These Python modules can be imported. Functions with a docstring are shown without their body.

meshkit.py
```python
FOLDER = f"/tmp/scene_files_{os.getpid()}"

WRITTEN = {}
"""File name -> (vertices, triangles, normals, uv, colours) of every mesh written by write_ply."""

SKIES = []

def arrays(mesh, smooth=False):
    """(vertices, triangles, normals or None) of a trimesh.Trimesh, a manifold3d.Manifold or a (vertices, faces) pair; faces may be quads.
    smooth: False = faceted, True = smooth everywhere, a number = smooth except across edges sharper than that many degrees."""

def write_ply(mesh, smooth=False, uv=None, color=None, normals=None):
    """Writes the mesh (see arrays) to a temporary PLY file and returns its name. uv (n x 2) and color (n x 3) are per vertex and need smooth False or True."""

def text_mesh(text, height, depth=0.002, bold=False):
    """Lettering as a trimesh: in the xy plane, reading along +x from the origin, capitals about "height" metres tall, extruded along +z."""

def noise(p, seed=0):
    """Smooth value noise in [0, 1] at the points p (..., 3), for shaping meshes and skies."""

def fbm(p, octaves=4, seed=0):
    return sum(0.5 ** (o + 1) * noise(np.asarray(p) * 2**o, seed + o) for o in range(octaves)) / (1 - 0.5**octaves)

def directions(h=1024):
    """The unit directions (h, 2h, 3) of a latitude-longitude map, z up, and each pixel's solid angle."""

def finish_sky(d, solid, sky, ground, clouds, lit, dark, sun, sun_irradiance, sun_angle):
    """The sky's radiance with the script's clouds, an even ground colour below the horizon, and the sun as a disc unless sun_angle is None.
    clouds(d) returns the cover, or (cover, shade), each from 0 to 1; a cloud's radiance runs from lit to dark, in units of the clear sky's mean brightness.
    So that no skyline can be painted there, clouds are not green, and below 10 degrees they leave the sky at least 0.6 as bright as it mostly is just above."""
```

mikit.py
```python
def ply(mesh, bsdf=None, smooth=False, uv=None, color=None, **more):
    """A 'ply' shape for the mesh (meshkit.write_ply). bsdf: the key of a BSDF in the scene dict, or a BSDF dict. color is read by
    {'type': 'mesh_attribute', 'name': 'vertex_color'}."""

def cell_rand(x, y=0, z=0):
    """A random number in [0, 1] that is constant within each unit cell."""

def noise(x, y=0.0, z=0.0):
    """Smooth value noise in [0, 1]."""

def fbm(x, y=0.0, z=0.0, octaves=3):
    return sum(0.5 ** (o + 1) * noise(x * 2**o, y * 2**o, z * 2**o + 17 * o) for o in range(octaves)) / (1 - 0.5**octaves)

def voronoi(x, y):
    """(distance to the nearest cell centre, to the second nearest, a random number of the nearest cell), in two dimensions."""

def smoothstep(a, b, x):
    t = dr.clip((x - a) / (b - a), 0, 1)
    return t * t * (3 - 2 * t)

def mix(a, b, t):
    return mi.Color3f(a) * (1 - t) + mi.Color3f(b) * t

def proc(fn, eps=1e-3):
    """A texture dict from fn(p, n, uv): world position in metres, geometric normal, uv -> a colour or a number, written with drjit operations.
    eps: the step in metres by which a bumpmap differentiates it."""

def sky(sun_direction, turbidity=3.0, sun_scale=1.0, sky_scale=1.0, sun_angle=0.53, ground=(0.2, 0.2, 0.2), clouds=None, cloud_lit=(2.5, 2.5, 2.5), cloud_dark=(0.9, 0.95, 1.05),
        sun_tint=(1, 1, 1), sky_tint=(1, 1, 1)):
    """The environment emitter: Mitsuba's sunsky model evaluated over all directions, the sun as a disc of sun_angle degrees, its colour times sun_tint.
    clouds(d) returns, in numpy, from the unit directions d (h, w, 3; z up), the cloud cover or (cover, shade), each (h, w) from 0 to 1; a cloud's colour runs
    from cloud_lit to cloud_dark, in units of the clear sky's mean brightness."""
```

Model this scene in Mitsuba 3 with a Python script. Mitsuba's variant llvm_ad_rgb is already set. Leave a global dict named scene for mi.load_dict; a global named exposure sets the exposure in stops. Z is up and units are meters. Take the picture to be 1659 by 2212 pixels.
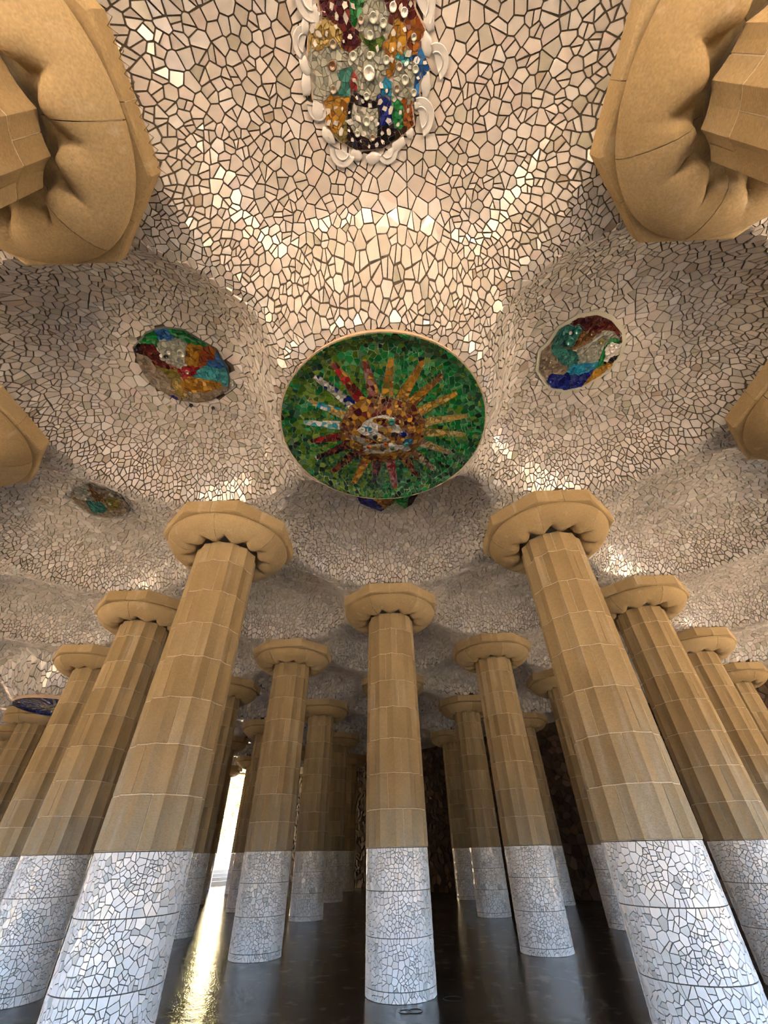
import math, random
import numpy as np, trimesh, shapely
from shapely.geometry import Polygon, Point, box
from scipy.spatial import Voronoi, cKDTree
import drjit as dr
import mitsuba as mi
import mikit, meshkit
from mikit import proc, noise, fbm, smoothstep, mix

T = mi.ScalarTransform4f
scene, labels = {}, {}
rng = np.random.default_rng(7)

# ------------------------------------------------------------------ camera, sky, sun, exposure
W, H, FPX = 1659, 2212, 871.6183
PITCH, ROLL, YAW = np.radians([40.0191, -1.2328, -0.8173])
EYE = np.array([0.0303, -3.0797, 1.5457])
FWD = np.array([math.sin(YAW) * math.cos(PITCH), math.cos(YAW) * math.cos(PITCH), math.sin(PITCH)])
_r = np.array([math.cos(YAW), -math.sin(YAW), 0.0]); _u = np.cross(_r, FWD)
RIGHT_V, UP_V = _r * math.cos(ROLL) + _u * math.sin(ROLL), -_r * math.sin(ROLL) + _u * math.cos(ROLL)
scene['camera'] = {'type': 'perspective', 'fov': math.degrees(2 * math.atan(W / 2 / FPX)), 'fov_axis': 'x',
                   'near_clip': 0.05, 'far_clip': 500.0,
                   'to_world': T().look_at(origin=EYE.tolist(), target=(EYE + FWD).tolist(), up=UP_V.tolist())}
SUN = [0.10, -0.50, 0.86]
scene['sky'] = mikit.sky(SUN, turbidity=3.0, sun_scale=1.0, sky_scale=1.0, ground=(0.16, 0.15, 0.12), sky_tint=(1.0, 0.975, 0.92))
exposure = 7.15

# ------------------------------------------------------------------ the column grid (4 m bays, seen along the diagonal)
S, SY = 2.0 * 2 ** 0.5, 2.0 * 2 ** 0.5 * 0.99039
def at(i, j): return np.array([i * S, j * SY])
def ab(x, y):
    i, j = x / S, y / SY
    return (i + j) / 2, (j - i) / 2
def from_ab(a, b): return at(a - b, a + b)
A0, A1, B0, B1 = -2.30, 4.46, -2.30, 7.42          # the roofed hall in bays
DISCS = [(0, 0), (-4, 4)]                             # bays whose column is replaced by a hanging disc

# ------------------------------------------------------------------ materials (uv carries a piece's own colour, packed in two numbers)
def packed(p, n, uv):
    r = dr.floor(uv.x / 256.0)
    return mi.Color3f(r, dr.floor(uv.x - r * 256.0), dr.floor(uv.y)) / 255.0
def two(d): return {'type': 'twosided', 'bsdf': d}
def rgb(*c): return {'type': 'rgb', 'value': list(c)}
PACK = proc(packed)
scene['m_glaze'] = two({'type': 'principled', 'base_color': PACK, 'roughness': 0.14, 'specular': 0.6})
scene['m_glass_tile'] = two({'type': 'principled', 'base_color': PACK, 'roughness': 0.13, 'specular': 0.55})
scene['m_rough'] = two({'type': 'principled', 'base_color': PACK, 'roughness': 0.75, 'specular': 0.25})

def stone_fn(tint, seed):
    def f(p, n, uv):
        q = fbm(p.x * 2.3 + seed, p.y * 2.3, p.z * 1.3, 4)
        g = noise(p.x * 95, p.y * 95, p.z * 95)
        drip = fbm(p.x * 9 + seed, p.y * 9, p.z * 0.8, 3)
        low = smoothstep(3.6, 1.5, p.z)
        c = mix(mi.Color3f(*tint) * 0.80, mi.Color3f(*tint) * 1.15, q)
        c = mix(c, mi.Color3f(0.25, 0.225, 0.165), 0.6 * low * smoothstep(0.25, 0.7, drip))
        c = mix(c, mi.Color3f(0.43, 0.37, 0.29), 0.30 * smoothstep(0.60, 0.80, drip))
        return c * (0.86 + 0.28 * g)
    return f
def stone_bump(p, n, uv):
    return 0.6 * noise(p.x * 70, p.y * 70, p.z * 70) + fbm(p.x * 22, p.y * 22, p.z * 16, 2)
SB = proc(stone_bump, 2e-3)
for k, tint in enumerate([(0.300, 0.212, 0.104), (0.325, 0.236, 0.122), (0.270, 0.190, 0.092)]):
    scene[f'm_stone_{k}'] = two({'type': 'bumpmap', 'arbitrary': SB, 'scale': 0.004,
                                 'bsdf': {'type': 'principled', 'base_color': proc(stone_fn(tint, 7.0 * k)), 'roughness': 0.85, 'specular': 0.2}})
scene['m_mortar_pale'] = two({'type': 'principled', 'base_color': rgb(0.50, 0.41, 0.30), 'roughness': 0.9, 'specular': 0.15})
scene['m_grout'] = two({'type': 'principled', 'base_color': rgb(0.06, 0.049, 0.036), 'roughness': 0.9, 'specular': 0.15})
scene['m_grout_base'] = two({'type': 'principled', 'base_color': rgb(0.095, 0.09, 0.08), 'roughness': 0.9, 'specular': 0.15})
scene['m_grout_white'] = two({'type': 'principled', 'base_color': rgb(0.50, 0.45, 0.38), 'roughness': 0.8, 'specular': 0.2})
scene['m_grout_rosette'] = two({'type': 'principled', 'base_color': rgb(0.34, 0.25, 0.19), 'roughness': 0.8, 'specular': 0.2})
scene['m_grout_halo'] = two({'type': 'principled', 'base_color': rgb(0.36, 0.35, 0.27), 'roughness': 0.5, 'specular': 0.4})
scene['m_added_slope'] = two({'type': 'principled', 'base_color': proc(lambda p, n, uv: mix(mi.Color3f(0.022, 0.022, 0.016), mi.Color3f(0.05, 0.048, 0.034), fbm(p.x, p.y, p.z, 3))), 'roughness': 0.95, 'specular': 0.1})  # dark cover of the added light-blocking slopes
scene['m_plaster'] = two({'type': 'principled', 'base_color': rgb(0.42, 0.30, 0.20), 'roughness': 0.8, 'specular': 0.2})
def floor_fn(p, n, uv):
    q = fbm(p.x * 0.9, p.y * 0.9, 0.0, 4)
    s = fbm(p.x * 5 + 3, p.y * 5, 0.0, 3)
    c = mix(mi.Color3f(0.007, 0.007, 0.006), mi.Color3f(0.020, 0.019, 0.015), q)
    return mix(c, mi.Color3f(0.05, 0.044, 0.036), 0.5 * smoothstep(0.62, 0.80, s))
def floor_bump(p, n, uv):
    return fbm(p.x * 6, p.y * 6, 0.0, 4) + 0.25 * noise(p.x * 60, p.y * 60)
scene['m_floor'] = two({'type': 'bumpmap', 'arbitrary': proc(floor_bump, 4e-3), 'scale': 0.006,
                        'bsdf': {'type': 'principled', 'base_color': proc(floor_fn), 'roughness': 0.16, 'specular': 0.32}})
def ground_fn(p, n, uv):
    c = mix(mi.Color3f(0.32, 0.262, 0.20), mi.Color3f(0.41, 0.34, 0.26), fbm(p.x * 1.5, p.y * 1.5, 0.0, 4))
    i, j = p.x / S, p.y / SY                      # pale terrace round the hall; ground beyond darkened to cut bounced light inside
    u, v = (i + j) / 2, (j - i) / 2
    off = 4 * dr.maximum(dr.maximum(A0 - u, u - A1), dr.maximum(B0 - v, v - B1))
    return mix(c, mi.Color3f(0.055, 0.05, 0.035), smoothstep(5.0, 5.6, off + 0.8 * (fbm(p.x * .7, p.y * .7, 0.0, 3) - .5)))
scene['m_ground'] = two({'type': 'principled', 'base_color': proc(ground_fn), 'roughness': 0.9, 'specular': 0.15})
scene['m_wire'] = two({'type': 'principled', 'base_color': rgb(0.20, 0.15, 0.09), 'roughness': 0.45, 'metallic': 0.8})
scene['m_leaf'] = two({'type': 'principled', 'base_color': PACK, 'roughness': 0.6, 'specular': 0.3})

# ------------------------------------------------------------------ scene entry helpers
used = {}
def numbered(name):
    n = used.get(name, -1) + 1
    used[name] = n
    return name if n == 0 else f'{name}_{n:03d}'
def child(parent, name): return numbered(f'{parent}__{name}')
def say(key, label=None, category=None, group=None, kind=None):
    d = {k: v for k, v in dict(label=label, category=category, group=group, kind=kind).items() if v}
    if d: labels[key] = d
def pack(c):
    c = np.clip(np.round(np.asarray(c, float) * 255), 0, 255)
    return np.stack([c[..., 0] * 256 + c[..., 1] + 0.5, c[..., 2] + 0.5], -1)
def put(key, mesh, bsdf, smooth=False, colour=None, **more):
    if colour is not None:
        n = len(mesh[0]) if isinstance(mesh, tuple) else len(mesh.vertices)
        colour = np.asarray(colour)
        uv = pack(np.broadcast_to(colour, (n, 3)) if colour.ndim == 1 else colour)
        scene[key] = mikit.ply(mesh, bsdf, smooth=smooth, uv=uv, **more)
    else:
        scene[key] = mikit.ply(mesh, bsdf, smooth=smooth, **more)
    return key

# ------------------------------------------------------------------ broken-tile mosaics
def cells(pts, lim):
    """Voronoi polygons (convex, counter-clockwise) of the seeds that lie within lim = (x0, y0, x1, y1); the border seeds are mirrored so the cells end at it."""
    x0, y0, x1, y1 = lim
    allp = [pts]
    m = 0.35 * min(1.0, max(x1 - x0, y1 - y0))
    for ax, v in ((0, x0), (0, x1), (1, y0), (1, y1)):
        q = pts[np.abs(pts[:, ax] - v) < m].copy(); q[:, ax] = 2 * v - q[:, ax]; allp.append(q)
    v = Voronoi(np.vstack(allp))
    out = []
    for k in range(len(pts)):
        r = v.regions[v.point_region[k]]
        out.append(None if (-1 in r or len(r) < 3) else v.vertices[r])
    return out
def area_centroid(q):
    x, y = q[:, 0], q[:, 1]; x2, y2 = np.roll(x, -1), np.roll(y, -1)
    c = x * y2 - x2 * y; a = c.sum() / 2
    if abs(a) < 1e-12: return 0.0, q.mean(0)
    return a, np.array([((x + x2) * c).sum(), ((y + y2) * c).sum()]) / (6 * a)
def relax(pts, lim, n):
    for _ in range(n):
        cs = cells(pts, lim)
        pts = np.array([p if c is None else area_centroid(c)[1] for p, c in zip(pts, cs)])
    return pts
def split(q, c, ang):
    """The convex polygon cut by the line through c at the angle: two polygons, as a shard breaks."""
    n = np.array([-math.sin(ang), math.cos(ang)]); s = (q - c) @ n
    a, b = [], []
    for k in range(len(q)):
        p, p2, s1, s2 = q[k], q[(k + 1) % len(q)], s[k], s[(k + 1) % len(q)]
        (a if s1 >= 0 else b).append(p)
        if (s1 >= 0) != (s2 >= 0):
            x = p + (p2 - p) * (s1 / (s1 - s2)); a.append(x); b.append(x)
    return [np.array(z) for z in (a, b) if len(z) >= 3]
def shards(cs, chance, seed):
    g = np.random.default_rng(seed); out = []
    for q in cs:
        if q is None: continue
        a, c = area_centroid(q)
        if a < 0: q = q[::-1]
        if g.random() < chance:
            d = q - c; w, vec = np.linalg.eigh(d.T @ d)
            ang = math.atan2(vec[1, 0], vec[0, 0]) + g.normal(0, 0.35)
            out += split(q, c + d[g.integers(len(d))] * g.uniform(-0.15, 0.25), ang)
        else:
            out.append(q)
    return out
def tidy(q, least):
    keep = [q[0]]
    for p in q[1:]:
        if math.hypot(*(p - keep[-1])) > least: keep.append(p)
    if len(keep) > 1 and math.hypot(*(keep[0] - keep[-1])) <= least: keep.pop()
    return np.array(keep) if len(keep) >= 3 else None
class Tiles:
    """Tile prisms: polygons in a flat pattern, laid on a surface by frame(x, y) -> (origin, U, V, N), N pointing out of the surface."""
    def __init__(self, polys, frame, gap, proud, depth, seed, tilt=0.02, least_area=2e-4, surface=None):
        g = np.random.default_rng(seed)
        by = {}
        for q in polys:
            q = tidy(q, gap * 1.6)
            if q is None: continue
            a, c = area_centroid(q)
            if abs(a) < least_area: continue
            by.setdefault(len(q), []).append(q if a > 0 else q[::-1])
        self.top, self.tri, self.c2, self.area = [], [], [], []
        for n, qs in sorted(by.items()):
            q = np.array(qs); m = len(q)
            e = np.roll(q, -1, 1) - q; L = np.linalg.norm(e, axis=2, keepdims=True)
            inn = np.stack([-e[..., 1], e[..., 0]], -1) / np.maximum(L, 1e-9)
            a = 0.5 * np.abs((q[..., 0] * np.roll(q[..., 1], -1, 1) - np.roll(q[..., 0], -1, 1) * q[..., 1]).sum(1))
            d = np.minimum(gap, 0.35 * 2 * a / L.sum((1, 2)))[:, None, None]
            n1 = np.roll(inn, 1, 1)
            q2 = q + d * (n1 + inn) / np.maximum(1 + (n1 * inn).sum(-1, keepdims=True), 0.45)
            c = q2.mean(1)
            o, U, V, N = frame(c[:, 0], c[:, 1])
            t = g.normal(0, tilt, (m, 1, 2)); pr = proud * g.uniform(0.6, 1.3, (m, 1, 1))
            r = q2 - c[:, None]
            flat = o[:, None] + r[..., :1] * U[:, None] + r[..., 1:] * V[:, None]
            h = (r * t).sum(-1, keepdims=True) + pr
            if surface is not None:          # lift a flat tile until no corner sinks into the curved bed
                sink = flat[..., 2] - surface(flat[..., 0], flat[..., 1])
                top_ = sink.max(1, keepdims=True)
                h = h + np.where(top_ < 0.012, np.maximum(top_, 0), sink)[..., None]
            top = flat + np.maximum(h, 0.001) * N[:, None]; bot = flat - depth * N[:, None]
            v = np.concatenate([top, bot], 1)
            k = np.arange(n); k2 = (k + 1) % n
            f = [[0, i, i + 1] for i in range(1, n - 1)] + [[a_, a_ + n, b_] for a_, b_ in zip(k, k2)] + [[b_, a_ + n, b_ + n] for a_, b_ in zip(k, k2)]
            f = np.array(f)
            up = np.einsum('ni,ni->n', np.cross(U, V), N) < 0
            for i in range(m):
                self.top.append(v[i]); self.tri.append(f[:, ::-1] if up[i] else f)
            self.c2 += list(c); self.area += list(a)
        self.c2, self.area = np.array(self.c2).reshape(-1, 2), np.array(self.area)
        self.c3 = np.array([t[:len(t) // 2].mean(0) for t in self.top]).reshape(-1, 3)
    def __len__(self): return len(self.top)
    def joined(self, ids, colours):
        v, f, c, n = [], [], [], 0
        for i in ids:
            v.append(self.top[i]); f.append(self.tri[i] + n); c.append(np.repeat(colours[i][None], len(self.top[i]), 0)); n += len(self.top[i])
        return (np.vstack(v), np.vstack(f)), np.vstack(c)
def image_area(t):
    """About how many pixels across each tile shows in the photograph's view (0 outside the frame), to choose which pieces get an entry of their own."""
    d = t.c3 - EYE; z = d @ FWD
    zz = np.maximum(z, 0.1)
    x, y = W / 2 + FPX * (d @ RIGHT_V) / zz, H / 2 - FPX * (d @ UP_V) / zz
    n = np.array([np.cross(v[1] - v[0], v[2] - v[0]) for v in t.top]); n /= np.linalg.norm(n, axis=1, keepdims=True) + 1e-12
    cosn = np.abs((n * d).sum(1)) / np.linalg.norm(d, axis=1)
    a = t.area * cosn * (FPX / zz) ** 2
    return np.where((z > 0.2) & (x > -5) & (x < W + 5) & (y > -5) & (y < H + 5), a, 0.0)
def lay(parent, tiles, colours, bsdf, part, rest, most, least_px=55.0, facing=None):
    """The `most` tiles that show largest as parts of their own, all others joined into one part of kind stuff."""
    ids = np.arange(len(tiles)); named = []
    if most:
        a = image_area(tiles)
        if facing is not None: a = np.where(facing, a, 0)
        order = np.argsort(-a)[:most]
        named = [i for i in order if a[i] > least_px]
        for i in named:
            put(child(parent, part), (tiles.top[i], tiles.tri[i]), bsdf, colour=colours[i])
    left = np.setdiff1d(ids, named)
    if len(left):
        mesh, c = tiles.joined(left, colours)
        k = put(child(parent, rest), mesh, bsdf, colour=c)
        say(k, kind='stuff')

# ------------------------------------------------------------------ the ceiling: shallow domes, one per bay
DOME_R, DOME_D, DOME_P, RIM_Z = 1.90, 0.74, 4.2, 5.965
def bay_of(x, y):
    a, b = ab(x, y)
    return np.clip(np.floor(a), -2, 3) + 0.5, np.clip(np.floor(b), -2, 6) + 0.5
def ceil_z(x, y):
    x, y = np.asarray(x, float), np.asarray(y, float)
    a, b = bay_of(x, y)
    d2 = (x - (a - b) * S) ** 2 + (y - (a + b) * SY) ** 2
    t = np.sqrt(d2) / DOME_R
    c = DOME_D * np.where(t < 1, 1 - np.minimum(t, 1) ** DOME_P, -DOME_P * (t - 1))
    k = 0.06
    z = RIM_Z + 0.5 * (c + np.sqrt(c * c + k * k))
    for i, j in DISCS:
        r = np.hypot(x - i * S, y - j * SY)
        w = np.exp(-(np.maximum(r - 1.20, 0) / 0.40) ** 2) * np.exp(-(np.maximum(1.12 - r, 0) / 0.10) ** 2)
        z = z + (5.50 - z) * w + 0.25 * np.clip((1.08 - r) / 0.12, 0, 1)
    return z
def ceil_frame(x, y, lift=0.0):
    e = 0.02
    z = ceil_z(x, y)
    gx, gy = (ceil_z(x + e, y) - ceil_z(x - e, y)) / (2 * e), (ceil_z(x, y + e) - ceil_z(x, y - e)) / (2 * e)
    o = np.stack([x, y, z], -1); one, zero = np.ones_like(z), np.zeros_like(z)
    U, V = np.stack([one, zero, gx], -1), np.stack([zero, one, gy], -1)
    N = np.stack([gx, gy, -one], -1); N /= np.linalg.norm(N, axis=1, keepdims=True)
    return o + lift * N, U, V, N

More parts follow.
